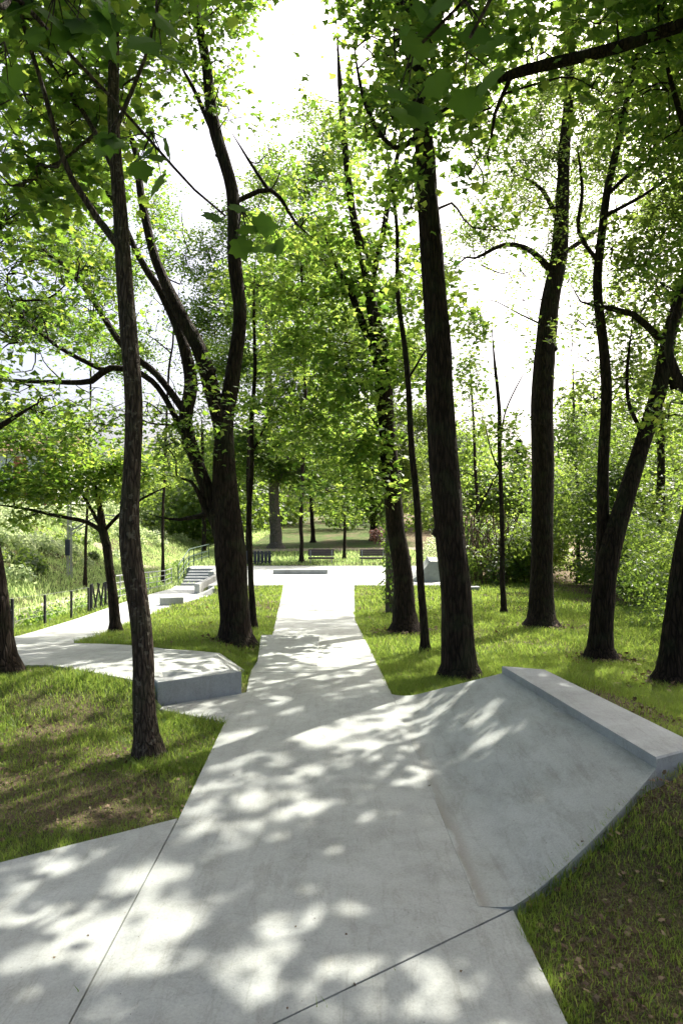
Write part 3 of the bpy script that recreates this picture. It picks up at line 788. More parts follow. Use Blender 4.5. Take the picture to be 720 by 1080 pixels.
# =================================================================== railings, fence, mast, benches
def railing(name, label, P, hgt, material, rails, pr=.022, rr=.016, group=None, every=1):
    e = empty(name, P[0], label, 'railing', group); loc = P[0]
    for p in P:
        mb = MB(); p = np.asarray(p, float); rod(mb, p + (0, 0, -.1), p + (0, 0, hgt), pr, 7); mb.build('post', [material], e, loc)
    for f in rails:
        mb = MB(); tube(mb, [np.asarray(p, float) + (0, 0, hgt * f) for p in P], [rr * (1.5 if f == 1 else 1)] * len(P), 6)
        mb.build('rail', [material], e, loc)
    return e
def fz(y, dx=0): x = float(fence_x(y)) - .08 + dx; return (x, y, float(Z(x, y)))
railing('railing', 'light grey metal railing along the outer edge of the side path before the stairs', [fz(y) for y in (24.4, 26.4, 28.4, 30.6, 32.8, 35, 37.2, 39.4)], 1.05, M_GALV, (.25, .5, .75, 1))
railing('railing', 'dark green metal handrail climbing beside the concrete steps', [(-9.45, 39.6, -1.95), (-9.45, 41, -1.55), (-9.45, 42.4, -1.17), (-9.5, 44, -1.17), (-9.5, 46.5, -1.17), (-9.5, 49, -1.17)], 1.15, M_RAILG, (.3, .6, 1), .03, .022)
e = empty('post_fence', fz(14.6), 'row of thin black metal fence posts with wires along the side path edge', 'fence')
ys = [12.8, 14.6, 16.7, 19.0, 21.2]
for y in ys:
    p = np.array(fz(y)); mb = MB(); box(mb, p + (0, 0, .34), (.055, .055, .9), 0, 0, .006); mb.build('post', [M_POST], e, fz(14.6))
for h in (.3, .55, .8):
    mb = MB(); tube(mb, [np.array(fz(y)) + (0, 0, h) for y in ys], [.0035] * len(ys), 4); mb.build('wire', [M_GALV], e, fz(14.6))
e = empty('post_gate', fz(22.4), 'cluster of dark slanting metal bars where the black posts meet the railing', 'fence')
for k, y in enumerate((21.6, 22.0, 22.5, 23.0, 23.5, 24.0)):
    p = np.array(fz(y)); mb = MB(); s = (.0, .14, -.12, .1, -.14, .0)[k]; rod(mb, p + (0, 0, -.05), p + (s, s * .8, .88), .03 if k % 5 else .05, 6); mb.build('bar', [M_POST], e, fz(22.4))
x, y = -18.7, 47.0; z = float(Z(x, y))
e = empty('line_mast', (x, y, z), 'pale grey lattice mast with slanting bracket arm beside the gravel track', 'mast')
mb = MB()
for sx in (-.13, .13):
    for sy in (-.13, .13): rod(mb, (x + sx, y + sy, z - .3), (x + sx * .6, y + sy * .6, z + 6.4), .03, 5)
for k in range(15):
    zz = z + k * .42
    rod(mb, (x - .12, y - .12, zz), (x + .12, y - .12, zz + .42), .014, 4); rod(mb, (x + .12, y + .12, zz), (x - .12, y + .12, zz + .42), .014, 4)
mb.build('mast_post', [M_GALV], e, (x, y, z))
mb = MB(); tube(mb, [(x, y, z + 3.2), (x + 2.1, y, z + 4.35), (x + 3.3, y, z + 4.25)], [.05, .05, .04], 6); tube(mb, [(x, y, z + 2.95), (x + 2.1, y, z + 4.1), (x + 3.3, y, z + 4.0)], [.03, .03, .03], 6)
mb.build('bracket_arm', [M_GALV], e, (x, y, z))
mb = MB(); box(mb, (x - .05, y - .2, z + 2.1), (.3, .2, 1.1), 0, 0, .02); mb.build('equipment_box', [M_DARKB], e, (x, y, z))

def bench():
    e = empty('park_bench', (0, 0, 0), 'x', 'bench', 'benches behind the plaza')
    for nm, zc, yc, tl in (('seat', .45, 0, 0), ('backrest', .74, .24, .2)):
        mb = MB()
        for k in range(3):
            if nm == 'seat': box(mb, (0, -.17 + k * .16, zc - .03), (1.75, .15, .11), 0, 0, .008)
            else: box(mb, (0, yc + k * .035, zc - .12 + k * .15), (1.75, .045, .145), 0, 0, .008, (-.2, 0))
        mb.build(nm, [M_WOOD], e)
    for sx in (-.72, .72):
        mb = MB(); box(mb, (sx, -.15, .2), (.06, .06, .46), 0, 0, .006); box(mb, (sx, .2, .45), (.06, .06, .95), 0, 0, .006, (-.12, 0)); box(mb, (sx, .02, .42), (.05, .4, .05), 0, 0, .006)
        mb.build('leg', [M_GALV], e)
    return e
def copy_tree(o, parent=None):
    c = o.copy(); COL.objects.link(c)
    if parent is not None: c.parent = parent
    for ch in list(o.children): copy_tree(ch, c)
    return c
b0 = bench(); b0.location = ((338.5 - 360) / F * 46, 46, float(Z(-1.4, 46)) - .02); b0['label'] = 'dark wooden bench behind the plaza, left one of two, in line with the main path'
b1 = copy_tree(b0); b1.location = ((393 - 360) / F * 46, 46, float(Z(1.9, 46)) - .02); b1['label'] = 'dark wooden bench behind the plaza, right one of two, near the ivy covered trunk'
c = at_px(271, 45.5, float(Z(-5.5, 45.5)))
e = empty('planter_wall', c, 'dark slatted low enclosure at the back left of the plaza', 'enclosure')
for k in range(8):
    mb = MB(); box(mb, c + (-.85 + k * .24, 0, .45), (.2, .1, .9), 0, 0, .01); mb.build('slat_panel', [M_DARKB], e, c)
mb = MB(); box(mb, c + (0, .09, .75), (2.0, .06, .06)); box(mb, c + (0, .09, .2), (2.0, .06, .06)); mb.build('frame', [M_POST], e, c)

# house on the top of the valley side
hx, hy = -37.0, 76.0; hz = float(Z(hx, hy)) - .3
e = empty('house', (hx, hy, hz), 'white house with orange red panels at the top of the green slope', 'house')
mb = MB(); box(mb, (hx, hy, hz + 3.2), (14, 9, 6.4)); mb.build('wall', [M_WHITE], e, (hx, hy, hz))
mb = MB(); prism(mb, [(hx - 7.5, hy - 5), (hx + 7.5, hy - 5), (hx + 7.5, hy + 5), (hx - 7.5, hy + 5)], hz + 6.4, hz + 6.55); V = [(hx - 7.5, hy - 5, hz + 6.56), (hx + 7.5, hy - 5, hz + 6.56), (hx + 7.5, hy + 5, hz + 6.56), (hx - 7.5, hy + 5, hz + 6.56), (hx - 7.5, hy, hz + 9), (hx + 7.5, hy, hz + 9)]
mb.add(V, [(0, 1, 5, 4), (2, 3, 4, 5), (1, 2, 5), (3, 0, 4)]); mb.build('roof', [M_ROOF], e, (hx, hy, hz))
for k, xx in enumerate((-5.2, -1.6, 2.2, 5.4)):
    for zz in (1.7, 4.6):
        mb = MB(); box(mb, (hx + xx, hy - 4.52, hz + zz), (.9, .08, 1.5)); f = mb.build('window', [M_WHITE], e, (hx, hy, hz))
        mb = MB(); box(mb, (hx + xx, hy - 4.575, hz + zz), (.74, .03, 1.32)); mb.build('pane', [M_GLASS], f)
        bpy.data.objects[-1] if False else None
        f.children[0].location = (-hx * 1.0, -hy * 1.0, -hz * 1.0)
    mb = MB(); box(mb, (hx + xx + 1.2, hy - 4.55, hz + 3.2), (1.3, .12, 5.6)); mb.build('panel', [M_ORANGE], e, (hx, hy, hz))

exec_trees = True
# =================================================================== TREES
T_WHEEL = None
make_tree('maple_tree', 'slender lichen speckled maple trunk standing alone in the near left grass', (157, 797),
    [[(157, 797, 23, 0), (150, 730, 23, 0), (144, 640, 23, 0), (140, 572, 23, 0), (140, 480, 20, 0), (134, 350, 19, 0), (129, 250, 17, 0), (122, 150, 14, 0), (118, 60, 12, 0), (114, -60, 9, .2), (112, -200, 6, .3)],
     [(127, 262, 9, 0), (105, 232, 8, 0), (78, 190, 7, -.1), (58, 140, 6, -.2), (40, 80, 5, -.3), (22, 20, 5, -.4), (5, -60, 4, -.5)],
     [(121, 140, 6, 0), (150, 60, 4, .2), (170, -20, 3, .4)],
     [(124, 190, 6, 0), (85, 110, 5, .3), (50, 60, 4, .5), (5, 10, 3, .6)]],
    [(60, 20, .2, 1.0, .8, .55), (20, 110, .5, .9, .8, .5), (100, -120, 0, 1.5, .8, .6), (180, -90, .6, 1.1), (95, 90, .6, .8), (30, 190, .6, .8, .7), (10, -10, -.3, 1.0, .8, .7), (90, 150, .8, .7, .8, .6)],
    leaf=.12, tpl=LEAF_MAPLE, bk=M_BARK2, per=11, spread=.30, dens=.75, slim=0.93, seed=1, nsides=18)
make_tree('maple_tree', 'thick dark trunk cut by the left edge of the photo at the side path', (2, 712),
    [[(2, 712, 30, 0), (-2, 650, 26, 0), (-10, 590, 24, 0), (-30, 470, 22, 0), (-50, 300, 20, 0), (-60, 100, 18, 0)],
     [(-30, 470, 9, 0), (0, 450, 7, 0), (50, 420, 5, .2)]],
    [(-20, 380, 0, 1.2), (0, 250, .3, 1.2), (30, 330, .5, 1.1), (30, 425, .2, .8), (60, 290, .7, .9), (-60, 60, 0, 2.2)],
    leaf=.12, tpl=LEAF_LOBE, seed=2)
make_tree('maple_tree', 'small young maple with low spreading arched limbs at the tip of the grass wedge', (122, 668),
    [[(122, 668, 10.5, 0), (119, 620, 9.5, 0), (113, 575, 9, 0), (108, 558, 9, 0), (104, 530, 5, 0), (95, 490, 3.5, .1)],
     [(109, 562, 5, 0), (92, 551, 4.5, 0), (60, 544, 3.5, .2), (25, 536, 3, .3), (-20, 530, 2, .5)],
     [(110, 560, 4.5, 0), (128, 540, 3.5, 0), (150, 525, 2.5, -.2), (180, 510, 2, -.3)],
     [(107, 556, 4.5, 0), (85, 520, 3, -.2), (55, 500, 2, -.2)]],
    [(70, 515, 0, 1.05, .45, 1.2), (20, 512, .3, 1.1, .4, 1.2), (110, 490, 0, 1.1, .5), (60, 470, .4, 1.3, .55), (10, 460, .6, 1.2, .6), (140, 500, 0, .8, .5), (30, 545, .3, .6, .3, .6)],
    leaf=.13, lm=M_LEAF, per=13, seed=3, hubr=.012, cull=False, tb=.6)
make_tree('maple_tree', 'big forked tree with three heavy dark stems between side path and main path', (248, 682),
    [[(249, 682, 36, 0), (248, 640, 36, 0), (243, 580, 38, 0), (238, 530, 34, 0), (236, 480, 27, 0), (238, 440, 22, 0), (247, 400, 19, 0), (251, 340, 17, 0), (249, 290, 17, 0), (245, 210, 16, 0), (228, 140, 15, 0), (215, 60, 12, 0), (200, -20, 10, 0), (190, -140, 7, 0)],
     [(238, 470, 22, 0), (228, 425, 20, -.05), (214, 375, 18, -.1), (188, 330, 15, -.1), (168, 280, 12, 0), (152, 215, 10, .1), (140, 150, 8, .2), (105, 90, 7, .3), (70, 20, 5, .4)],
     [(240, 590, 24, .1), (226, 535, 19, .1), (210, 490, 17, .1), (198, 445, 17, .15), (203, 405, 17, .2), (193, 360, 13, .2), (170, 310, 10, .3), (145, 272, 8, .4), (110, 200, 6, .6), (60, 150, 4, .8)],
     [(226, 540, 11, .1), (208, 545, 6, 0), (190, 548, 4, -.2), (165, 545, 3, -.4), (145, 538, 2, -.5)],
     [(232, 560, 12, .1), (215, 535, 8, 0), (203, 508, 5, -.1), (170, 500, 3, -.3)],
     [(199, 440, 10, .15), (165, 395, 8, .3), (130, 365, 8, .4), (85, 298, 7, .5), (42, 263, 6, .7), (0, 258, 4, .9), (-40, 240, 3, 1)],
     [(202, 470, 8, .15), (160, 402, 7, .3), (118, 388, 8, .4), (98, 402, 8, .5), (60, 403, 6, .6), (0, 400, 5, .8), (-60, 390, 3, 1)],
     [(112, 392, 6, .45), (60, 365, 5, .5), (20, 330, 4, .7), (-20, 290, 3, .8)],
     [(225, 140, 7, 0), (205, 95, 5, .2), (185, 60, 3, .4)],
     [(244, 215, 7, 0), (285, 200, 6, .2), (310, 235, 4, .3), (335, 255, 2.5, .4)],
     [(283, 200, 5, .2), (262, 170, 3.5, .3), (240, 135, 2.5, .3)]],
    [(120, 150, .3, 1.5), (60, 150, .5, 1.6), (50, 240, .5, 1.4, .7), (90, 60, .4, 1.6, .8, .6), (150, 30, .4, 1.3, .8, .7), (10, 170, 1, 1.3, .8, .8), (140, 260, .4, .9, .6), (40, 340, .6, 1.1, .6), (100, 330, .4, 1.0, .6), (30, 430, .7, 1.0, .5), (90, 450, .3, .9, .5),
     (165, 440, 0, .9, .6), (205, 400, -1.1, .7, .6, 1.1), (240, 440, -1.3, .8, .35, 1.3), (190, 470, -.6, .7, .5), (220, 50, 0, 1.1), (240, 110, -.2, .8), (190, 20, .1, 1.1), (260, -40, 0, 1.6), (130, -50, .3, 1.8, .8, .6), (30, 50, .5, 1.5, .8, .5), (160, 80, .3, .9),
     (300, 170, .6, .6, .8, .5), (330, 240, .6, .8), (210, -200, .2, 2.4), (60, -150, .3, 2.0, .8, .6)],
    leaf=.115, per=14, slim=0.84, seed=4, nsides=20, hubr=.02)
make_tree('young_tree', 'thin straight sapling just right of the big forked tree', (267, 664),
    [[(267, 664, 7, 0), (266, 600, 6, 0), (264, 540, 5.5, 0), (266, 460, 5, 0), (270, 390, 4, 0), (268, 320, 3, 0), (272, 250, 2, 0)],
     [(265, 480, 2.5, 0), (285, 440, 2, 0), (305, 420, 1.2, 0)]],
    [(275, 300, 0, 1.1, .8), (300, 370, .3, 1.0, .7), (285, 430, 0, .9, .5), (310, 470, .5, .8, .5), (300, 240, .5, 1.0)],
    leaf=.155, lm=M_LEAFB, tb=.68, seed=5, hubr=.008)
e6 = make_tree('maple_tree', 'dark trunk with leafy ivy patches between the main path and the largest trunk', (427, 667),
    [[(427, 667, 27, 0), (423, 610, 23, 0), (417, 560, 22, 0), (412, 500, 22, 0), (408, 440, 20, 0), (402, 385, 22, 0), (396, 340, 16, 0), (388, 290, 12, 0), (372, 220, 9, 0), (360, 120, 7, 0), (352, 20, 5, 0)],
     [(402, 380, 14, 0), (388, 355, 10, .1), (370, 310, 8, .2), (350, 270, 6, .3), (335, 230, 4, .4)],
     [(412, 480, 6, 0), (398, 450, 4, -.2), (380, 430, 3, -.3)],
     [(392, 300, 8, 0), (412, 200, 6, .2), (425, 120, 5, .3), (440, 40, 3, .5)]],
    [(350, 300, .3, 1.5), (390, 240, 0, 1.4), (330, 200, .4, 1.2), (400, 160, .3, 1.4), (350, 390, .3, 1.5, .7), (400, 400, -.8, 1.1, .7), (330, 450, .5, 1.3, .6), (380, 470, -.4, 1.1, .5), (395, 510, -.6, .7, .6), (370, 90, 0, 1.3, .8, .6), (420, 300, .4, 1.2), (430, 370, .5, 1.0), (345, 520, .5, .9, .5, .8)],
    leaf=.155, lm=M_LEAFB, slim=0.88, tb=.68, seed=6, hubr=.016)
make_tree('young_tree', 'slim bare pole like trunk between the ivy trunk and the largest trunk', (448, 689),
    [[(448, 689, 8.5, 0), (444, 620, 8, 0), (439, 540, 7.5, 0), (434, 450, 6.5, 0), (427, 360, 5.5, 0), (420, 300, 4.5, 0), (415, 220, 3.5, 0), (405, 120, 2.5, 0)],
     [(430, 400, 2.5, 0), (448, 370, 2, .2), (462, 350, 1.3, .3)]],
    [(410, 190, 0, 1.0), (425, 290, .2, .9), (395, 330, .3, .8), (455, 330, .6, .7), (400, 110, 0, .9, .8, .8)],
    leaf=.155, lm=M_LEAFB, tb=.68, seed=7, hubr=.008)
make_tree('maple_tree', 'largest dark trunk, standing at the upper left corner of the curved bank', (484, 714),
    [[(484, 716, 36, 0), (482, 680, 37, 0), (478, 610, 37, 0), (472, 530, 36, 0), (466, 440, 35, 0), (459, 350, 31, 0), (453, 260, 28, 0), (449, 170, 25, 0), (441, 90, 21, 0), (430, 10, 18, 0), (425, -100, 14, 0), (420, -240, 9, 0)],
     [(440, 90, 10, 0), (455, 40, 8, .3), (480, -20, 6, .5)],
     [(446, 140, 9, 0), (415, 155, 6, -.3), (385, 110, 5, -.3), (370, 30, 4, -.5)],
     [(430, 20, 10, 0), (395, -40, 8, 0), (340, -120, 6, 0)],
     [(425, -60, 10, 0), (480, -150, 8, -.3), (560, -230, 5, -.5)]],
    [(430, 30, -.5, 1.2, .8), (390, 60, -.4, .8, .8, .7), (405, 130, -.6, .7, .9, .8), (470, 60, .2, 1.0), (450, 200, -.9, .45, 1.2, .8), (510, 130, .3, .8), (420, -120, 0, 2.3), (330, -150, 0, 1.8), (540, -180, -.5, 2.0), (500, 30, 0, .9), (520, 240, 1.2, .8, .8, .7)],
    leaf=.125, slim=0.84, seed=8, nsides=22, wob=.03)
make_tree('young_tree', 'very thin sapling alone in the lit lawn behind the largest trunk', (531, 648),
    [[(531, 648, 6, 0), (530, 580, 5, 0), (528, 500, 4.5, 0), (526, 430, 4, 0), (521, 380, 3, 0), (518, 330, 2, 0)],
     [(527, 470, 2, 0), (535, 430, 1.6, 0), (560, 380, 1.2, 0)], [(528, 500, 2, 0), (515, 470, 1.5, 0), (505, 430, 1, 0)]],
    [(525, 450, 0, .9, .6, .6), (500, 400, .5, .9, .8), (555, 370, 1, 1.0, .8, .5), (505, 340, 1, .9), (550, 480, .5, .9, .6)],
    leaf=.155, lm=M_LEAFB, tb=.68, seed=9, hubr=.007)
make_tree('maple_tree', 'straight dark trunk behind the curved bank with a dense feathery crown above', (571, 662),
    [[(571, 662, 28, 0), (571, 610, 26, 0), (571, 530, 25, 0), (572, 450, 25, 0), (574, 380, 24, 0), (580, 320, 22, 0), (588, 270, 19, 0), (594, 200, 15, 0), (598, 120, 12, 0), (600, 20, 9, 0), (600, -80, 6, 0)],
     [(585, 290, 9, 0), (560, 265, 7, 0), (530, 258, 5, -.2), (500, 272, 4, -.3), (480, 268, 3, -.3)],
     [(592, 240, 7, 0), (570, 200, 5, 0), (545, 185, 3, 0)],
     [(590, 270, 6, 0), (620, 250, 5, .2), (650, 230, 3, .4)]],
    [(590, 240, -.3, .9, 1.0, 1.6), (580, 170, 0, 1.2, .9, 1.3), (610, 120, 0, 1.4), (560, 110, .2, 1.2), (600, 50, 0, 1.6), (540, 180, .2, .9), (640, 180, .3, 1.1), (500, 250, 0, .8, .6), (545, 230, 0, .8, .7, .9), (560, 20, 0, 1.5), (620, -60, 0, 2.2), (520, -40, 0, 1.7), (555, 320, 0, .8, .8, .4)],
    leaf=.085, tpl=LEAF_SMALL, lm=M_LEAFD, per=22, slim=0.9, seed=10, nsides=18, dens=1.25)
make_tree('maple_tree', 'forked dark tree with one straight and one right leaning stem behind the block', (633, 697),
    [[(632, 698, 26, 0), (635, 650, 25, 0), (640, 600, 24, 0), (648, 565, 23, 0), (662, 520, 20, 0), (680, 460, 18, 0), (697, 405, 17, 0), (708, 350, 16, 0), (722, 290, 14, 0), (740, 210, 12, 0), (760, 100, 9, 0), (770, -40, 6, 0)],
     [(634, 640, 18, .05), (634, 570, 15, .1), (635, 500, 13, .1), (637, 430, 12, .1), (634, 360, 11, .1), (628, 290, 10, .1), (636, 220, 9, .1), (652, 150, 8, .1), (668, 80, 6, .1), (680, 10, 5, .1), (690, -100, 4, .1)],
     [(712, 410, 12, 0), (700, 360, 9, -.1), (688, 352, 8, -.1), (665, 332, 7, -.1), (640, 325, 6, -.1), (612, 318, 5, -.1), (600, 295, 4, -.1)],
     [(630, 275, 6, .1), (610, 245, 5, .1), (612, 200, 4, .1), (606, 140, 3, .1)],
     [(634, 230, 5, .1), (680, 205, 4, .3), (725, 170, 3, .5)],
     [(640, 205, 5, .1), (665, 182, 5, .2), (700, 165, 5, .3), (740, 145, 4, .3)],
     [(680, 460, 6, 0), (664, 430, 5, .2), (662, 390, 4, .3), (668, 340, 3, .4)]],
    [(660, 100, .2, 1.1), (700, 60, .2, 1.2), (690, 150, .3, 1.0), (660, 20, .2, 1.3), (640, 270, .3, .8, .7), (690, 240, .5, 1.0, .7), (660, 340, .6, .9, .6), (700, 310, .6, .9), (615, 340, .3, .6, .6, .6), (690, 400, .8, .9), (740, 220, 0, 1.6), (700, -80, 0, 2.2), (780, 60, 0, 2.2), (640, 420, 1.0, .9, .6, .8)],
    leaf=.10, lm=M_LEAFD, per=16, dens=.8, slim=0.9, seed=11, nsides=18)
make_tree('maple_tree', 'heavy dark trunk cut by the right edge of the photo', (706, 722),
    [[(707, 724, 30, 0), (713, 660, 28, 0), (722, 590, 27, 0), (738, 500, 25, 0), (752, 380, 23, 0), (765, 240, 20, 0), (770, 60, 15, 0), (775, -120, 9, 0)],
     [(752, 400, 16, 0), (730, 420, 13, 0), (712, 395, 11, 0), (704, 370, 9, 0), (712, 330, 8, 0), (728, 280, 7, 0)],
     [(762, 280, 10, 0), (720, 130, 7, -.4), (690, 20, 5, -.7)]],
    [(720, 440, .5, .7, .7, .8), (760, 300, 0, 1.2), (750, 120, 0, 1.8), (790, -80, 0, 2.4), (710, -60, -.6, 1.7), (860, 60, 0, 2.2), (880, -140, 0, 2.4), (690, 60, -.8, .8)],
    leaf=.11, dens=.6, slim=0.92, seed=12, nsides=18)
# the tree outside the right edge whose long limb crosses the top of the picture and shades the near paving
make_tree('maple_tree', 'long dark limb crossing the top right of the photo from a tree outside the frame', (1010, 900), 
    [[(1010, 900, 44, 0), (1005, 700, 38, 0), (990, 400, 34, 0), (985, 150, 30, 0), (980, -100, 24, 0), (975, -350, 15, 0)],
     [(988, 200, 20, 0), (900, 60, 18, .3), (800, 10, 16, .6), (720, 28, 13.5, .8), (650, 52, 12, .9), (600, 64, 12, 1.0), (550, 76, 11, 1.1), (508, 90, 9, 1.2), (475, 108, 8, 1.2), (445, 128, 7, 1.3), (425, 142, 6.5, 1.3), (405, 160, 5, 1.4)],
     [(980, -50, 16, 0), (850, -250, 12, .5), (700, -400, 8, 1)],
     [(980, -150, 14, 0), (1100, -350, 9, 0)],
     [(540, 78, 5, 1.1), (520, 120, 4, 1.1), (512, 160, 3, 1.1), (490, 185, 2, 1.1)]],
    [(560, 60, 1.1, .7, .7, .9), (650, 10, .9, .9), (730, -20, .8, 1.1), (480, 110, 1.2, .5, .8, .9), (500, 165, 1.1, .35, 1.2, 1.0), (850, -60, .5, 1.5), (950, -250, .2, 2.2), (780, -200, .6, 1.8), (650, -180, 1, 1.6), (1100, -100, 0, 2.0), (830, -380, .6, 2.2), (620, 95, 1, .5, .7, .6), (690, -400, 1, 2.0)],
    leaf=.12, dens=.62, seed=13, depth=7.2, tpl=LEAF_MAPLE, per=12)
# hanging leaves very close to the lens, from a tree standing behind the viewer
def overhang(name, label, trunk_xy, limbs, sprays, seed, roof=()):
    root = np.array([trunk_xy[0], trunk_xy[1], float(Z(*trunk_xy))])
    mb = MB(); q = root
    P = catmull([q + (0, 0, -.2), q + (0, 0, .1), q + (.03, 0, 1.2), q + (-.05, .1, 2.6), q + (.0, .3, 4.6), q + (.1, .5, 7)], .2)
    R = np.interp(P[:, 2] - root[2], [-.2, .3, 2, 5, 7], [.26, .17, .15, .11, .06]); tube(mb, P, R, 16, 0, .08, seed)
    for L in limbs:
        C = catmull([(P[int(len(P) * L[0]), 0], P[int(len(P) * L[0]), 1], P[int(len(P) * L[0]), 2])] + [tuple(W(*p)) for p in L[1]], .1)
        tube(mb, C, np.linspace(L[2], .006, len(C)), 7, 0, .05, seed)
    cmb = MB()
    for (px, py, d, nl, sz, sp) in sprays:
        c = W(px, py, d)
        ps = c + rng.normal(0, 1, (nl, 3)) * np.array([sp, sp * .6, sp * .8]) 
        LD = rng.normal(0, .45, (nl, 3)) + np.array([0, .1, -1.0]); NN = rng.normal(0, .6, (nl, 3)) + np.array([0, -.75, .55])
        place_leaves(cmb, ps, NN, LD, sz * rng.uniform(.75, 1.15, nl), LEAF_MAPLE, rng.random(nl))
        for p in ps: tube(mb, [c + (0, 0, .12), (c + p) / 2 + (0, 0, .06), p], [.004, .003, .0018], 4, cap=False)
    for (x, y, z, r) in roof:  # unseen leaf crowns added overhead to block sky light
        c = np.array([x, y, z]); k = int(230 * r ** 2.2); v = rng.normal(0, 1, (k, 3)); v /= np.linalg.norm(v, axis=1)[:, None]
        Pc = c + v * np.array([1, 1, .6]) * r * rng.random(k)[:, None] ** .45
        tube(mb, catmull([P[-1], (P[-1] + c) / 2 + (0, 0, .3), c], .4), np.linspace(.05, .015, len(catmull([P[-1], (P[-1] + c) / 2 + (0, 0, .3), c], .4))), 6)
        k2 = gaps2(Pc)
        crown_leaves(cmb, (Pc[k2], (Pc - c)[k2]), .15, LEAF_LOBE, 12, .32, gap=False)
    e = empty(name, root, label, 'tree')
    mb.build('trunk', [M_BARK2], e, root); cmb.build('crown', [M_LEAFN], e, root)
overhang('maple_tree', 'large dark maple leaves hanging close by at the top left corner', (-2.6, -.8),
    [(.8, [(-120, -120, 2.0), (20, 0, 2.6), (62, 45, 2.9), (110, 95, 3.1), (160, 150, 3.3), (205, 200, 3.5), (238, 228, 3.6)], .022), (.85, [(0, -160, 2.2), (80, -60, 2.6), (165, -20, 3.0)], .02)],
    [(60, 20, 2.7, 7, .13, .09), (110, 15, 2.9, 4, .15, .06), (165, 25, 3.1, 3, .15, .05), (20, -5, 2.6, 5, .15, .10), (5, 75, 2.8, 3, .13, .04), (160, 165, 3.3, 6, .13, .08), (125, 150, 3.2, 3, .12, .05), (255, 245, 3.5, 7, .13, .08), (282, 250, 3.7, 2, .12, .04), (90, 5, 2.8, 4, .14, .06)], 41, [(-3, -1, 8, 2.6), (-1, -3, 8.5, 2.6)])
overhang('maple_tree', 'large dark maple leaves hanging close by at the top centre before the largest trunk', (1.8, -1.2),
    [(.8, [(700, -300, 2.0), (560, -80, 2.4), (490, 0, 2.5), (445, 45, 2.6)], .02), (.85, [(640, -300, 2.2), (540, -50, 2.4), (495, 40, 2.5)], .016)],
    [(438, 70, 2.7, 4, .14, .10), (488, 30, 2.6, 2, .13, .06), (492, 85, 2.8, 2, .15, .05), (415, 60, 2.9, 3, .12, .07), (455, 110, 2.8, 2, .15, .05), (455, -5, 2.5, 4, .15, .07)], 42, [(2.5, 0, 8.5, 2.6), (1, -4, 8.5, 2.6), (4.5, 2.5, 8.5, 2.6), (1.5, 3.5, 9.5, 2.4), (5, -2, 8, 2.6)])

# =================================================================== trees beyond the plaza and around
def far_tree(name, label, base, stems, blobs, depth, leaf=.24, lm=None, bk=None, dens=.8, seed=50, group='trees beyond the plaza', tpl=LEAF_LOBE, per=14, cull=False, tb=.5, gap=True, slim=1.0):
    return make_tree(name, label, base, stems, blobs, leaf=leaf, lm=lm or M_LEAF, bk=bk or M_BARK, per=per, spread=.62, dens=dens, depth=depth, seed=seed, group=group, tpl=tpl, nsides=10, hubr=.03, cull=cull, tb=tb, gap=gap, slim=slim)
far_tree('broadleaf_tree', 'wide pale trunk at the back left of the plaza beyond the dusty strip', (291, 575), [[(291, 575, 13, 0), (290, 550, 12, 0), (288, 500, 10, 0), (284, 430, 8, 0), (280, 300, 5, 0)], [(289, 520, 5, 0), (310, 460, 4, 0), (330, 400, 3, 0)]],
    [(285, 470, 0, 4.5, .7), (310, 400, 0, 5, .8), (260, 380, 2, 5), (320, 500, 0, 3.5, .5), (290, 300, 2, 5, .9), (255, 480, 1, 4)], 62, bk=M_BARKP, seed=50)
far_tree('broadleaf_tree', 'thin dark trunk beyond the dusty strip above the left bench', (330, 572), [[(330, 572, 5, 0), (329, 545, 4, 0), (327, 480, 3, 0), (326, 400, 2, 0)]],
    [(328, 500, 0, 3.2, .6), (340, 430, 0, 4.2), (345, 350, 0, 4.5), (370, 510, 0, 3, .5), (350, 290, 3, 4, .8, .7)], 68, tb=.68, seed=51, lm=M_LEAFB)
far_tree('broadleaf_tree', 'sapling on the strip of lawn behind the plaza between the two benches', (363, 590), [[(363, 590, 3.5, 0), (363, 560, 3, 0), (362, 520, 2.5, 0), (361, 470, 2, 0)]],
    [(362, 530, 0, 2.0, .7), (360, 480, 0, 2.8, .8), (372, 440, 0, 2.6)], 50, leaf=.2, tb=.68, seed=52, lm=M_LEAFB)
far_tree('broadleaf_tree', 'shadowy tree with dense low crown behind the right bench', (395, 568), [[(395, 568, 9, 0), (394, 540, 8, 0), (392, 460, 5, 0)]],
    [(392, 520, 0, 4.2, .8, 1.4), (385, 460, 0, 5, .8, 1.2), (400, 380, 0, 5), (420, 500, 2, 4, .8, 1.2), (440, 440, 2, 4.5), (430, 370, 3, 4)], 70, lm=M_LEAFD, seed=53)
far_tree('broadleaf_tree', 'two toned tree behind the enclosure at the back left of the plaza', (262, 578), [[(262, 578, 6, 0), (262, 540, 5, 0), (262, 450, 3, 0)]],
    [(250, 500, 0, 3.6), (240, 430, 0, 4.2), (275, 540, 0, 2.2, .6), (230, 520, 1, 3.0, .7)], 56, cull=True, seed=54)
far_tree('broadleaf_tree', 'thin trunk with pale leaves left of the dusty strip above the stairs', (215, 585), [[(215, 585, 5, 0), (215, 540, 4, 0), (213, 440, 3, 0)]],
    [(205, 500, 0, 3.2), (215, 430, 0, 4.0), (185, 460, 0, 3.4), (180, 380, 2, 4), (150, 430, 2, 3.6), (228, 560, 0, 1.6, .8)], 58, cull=True, seed=55, lm=M_LEAFB)
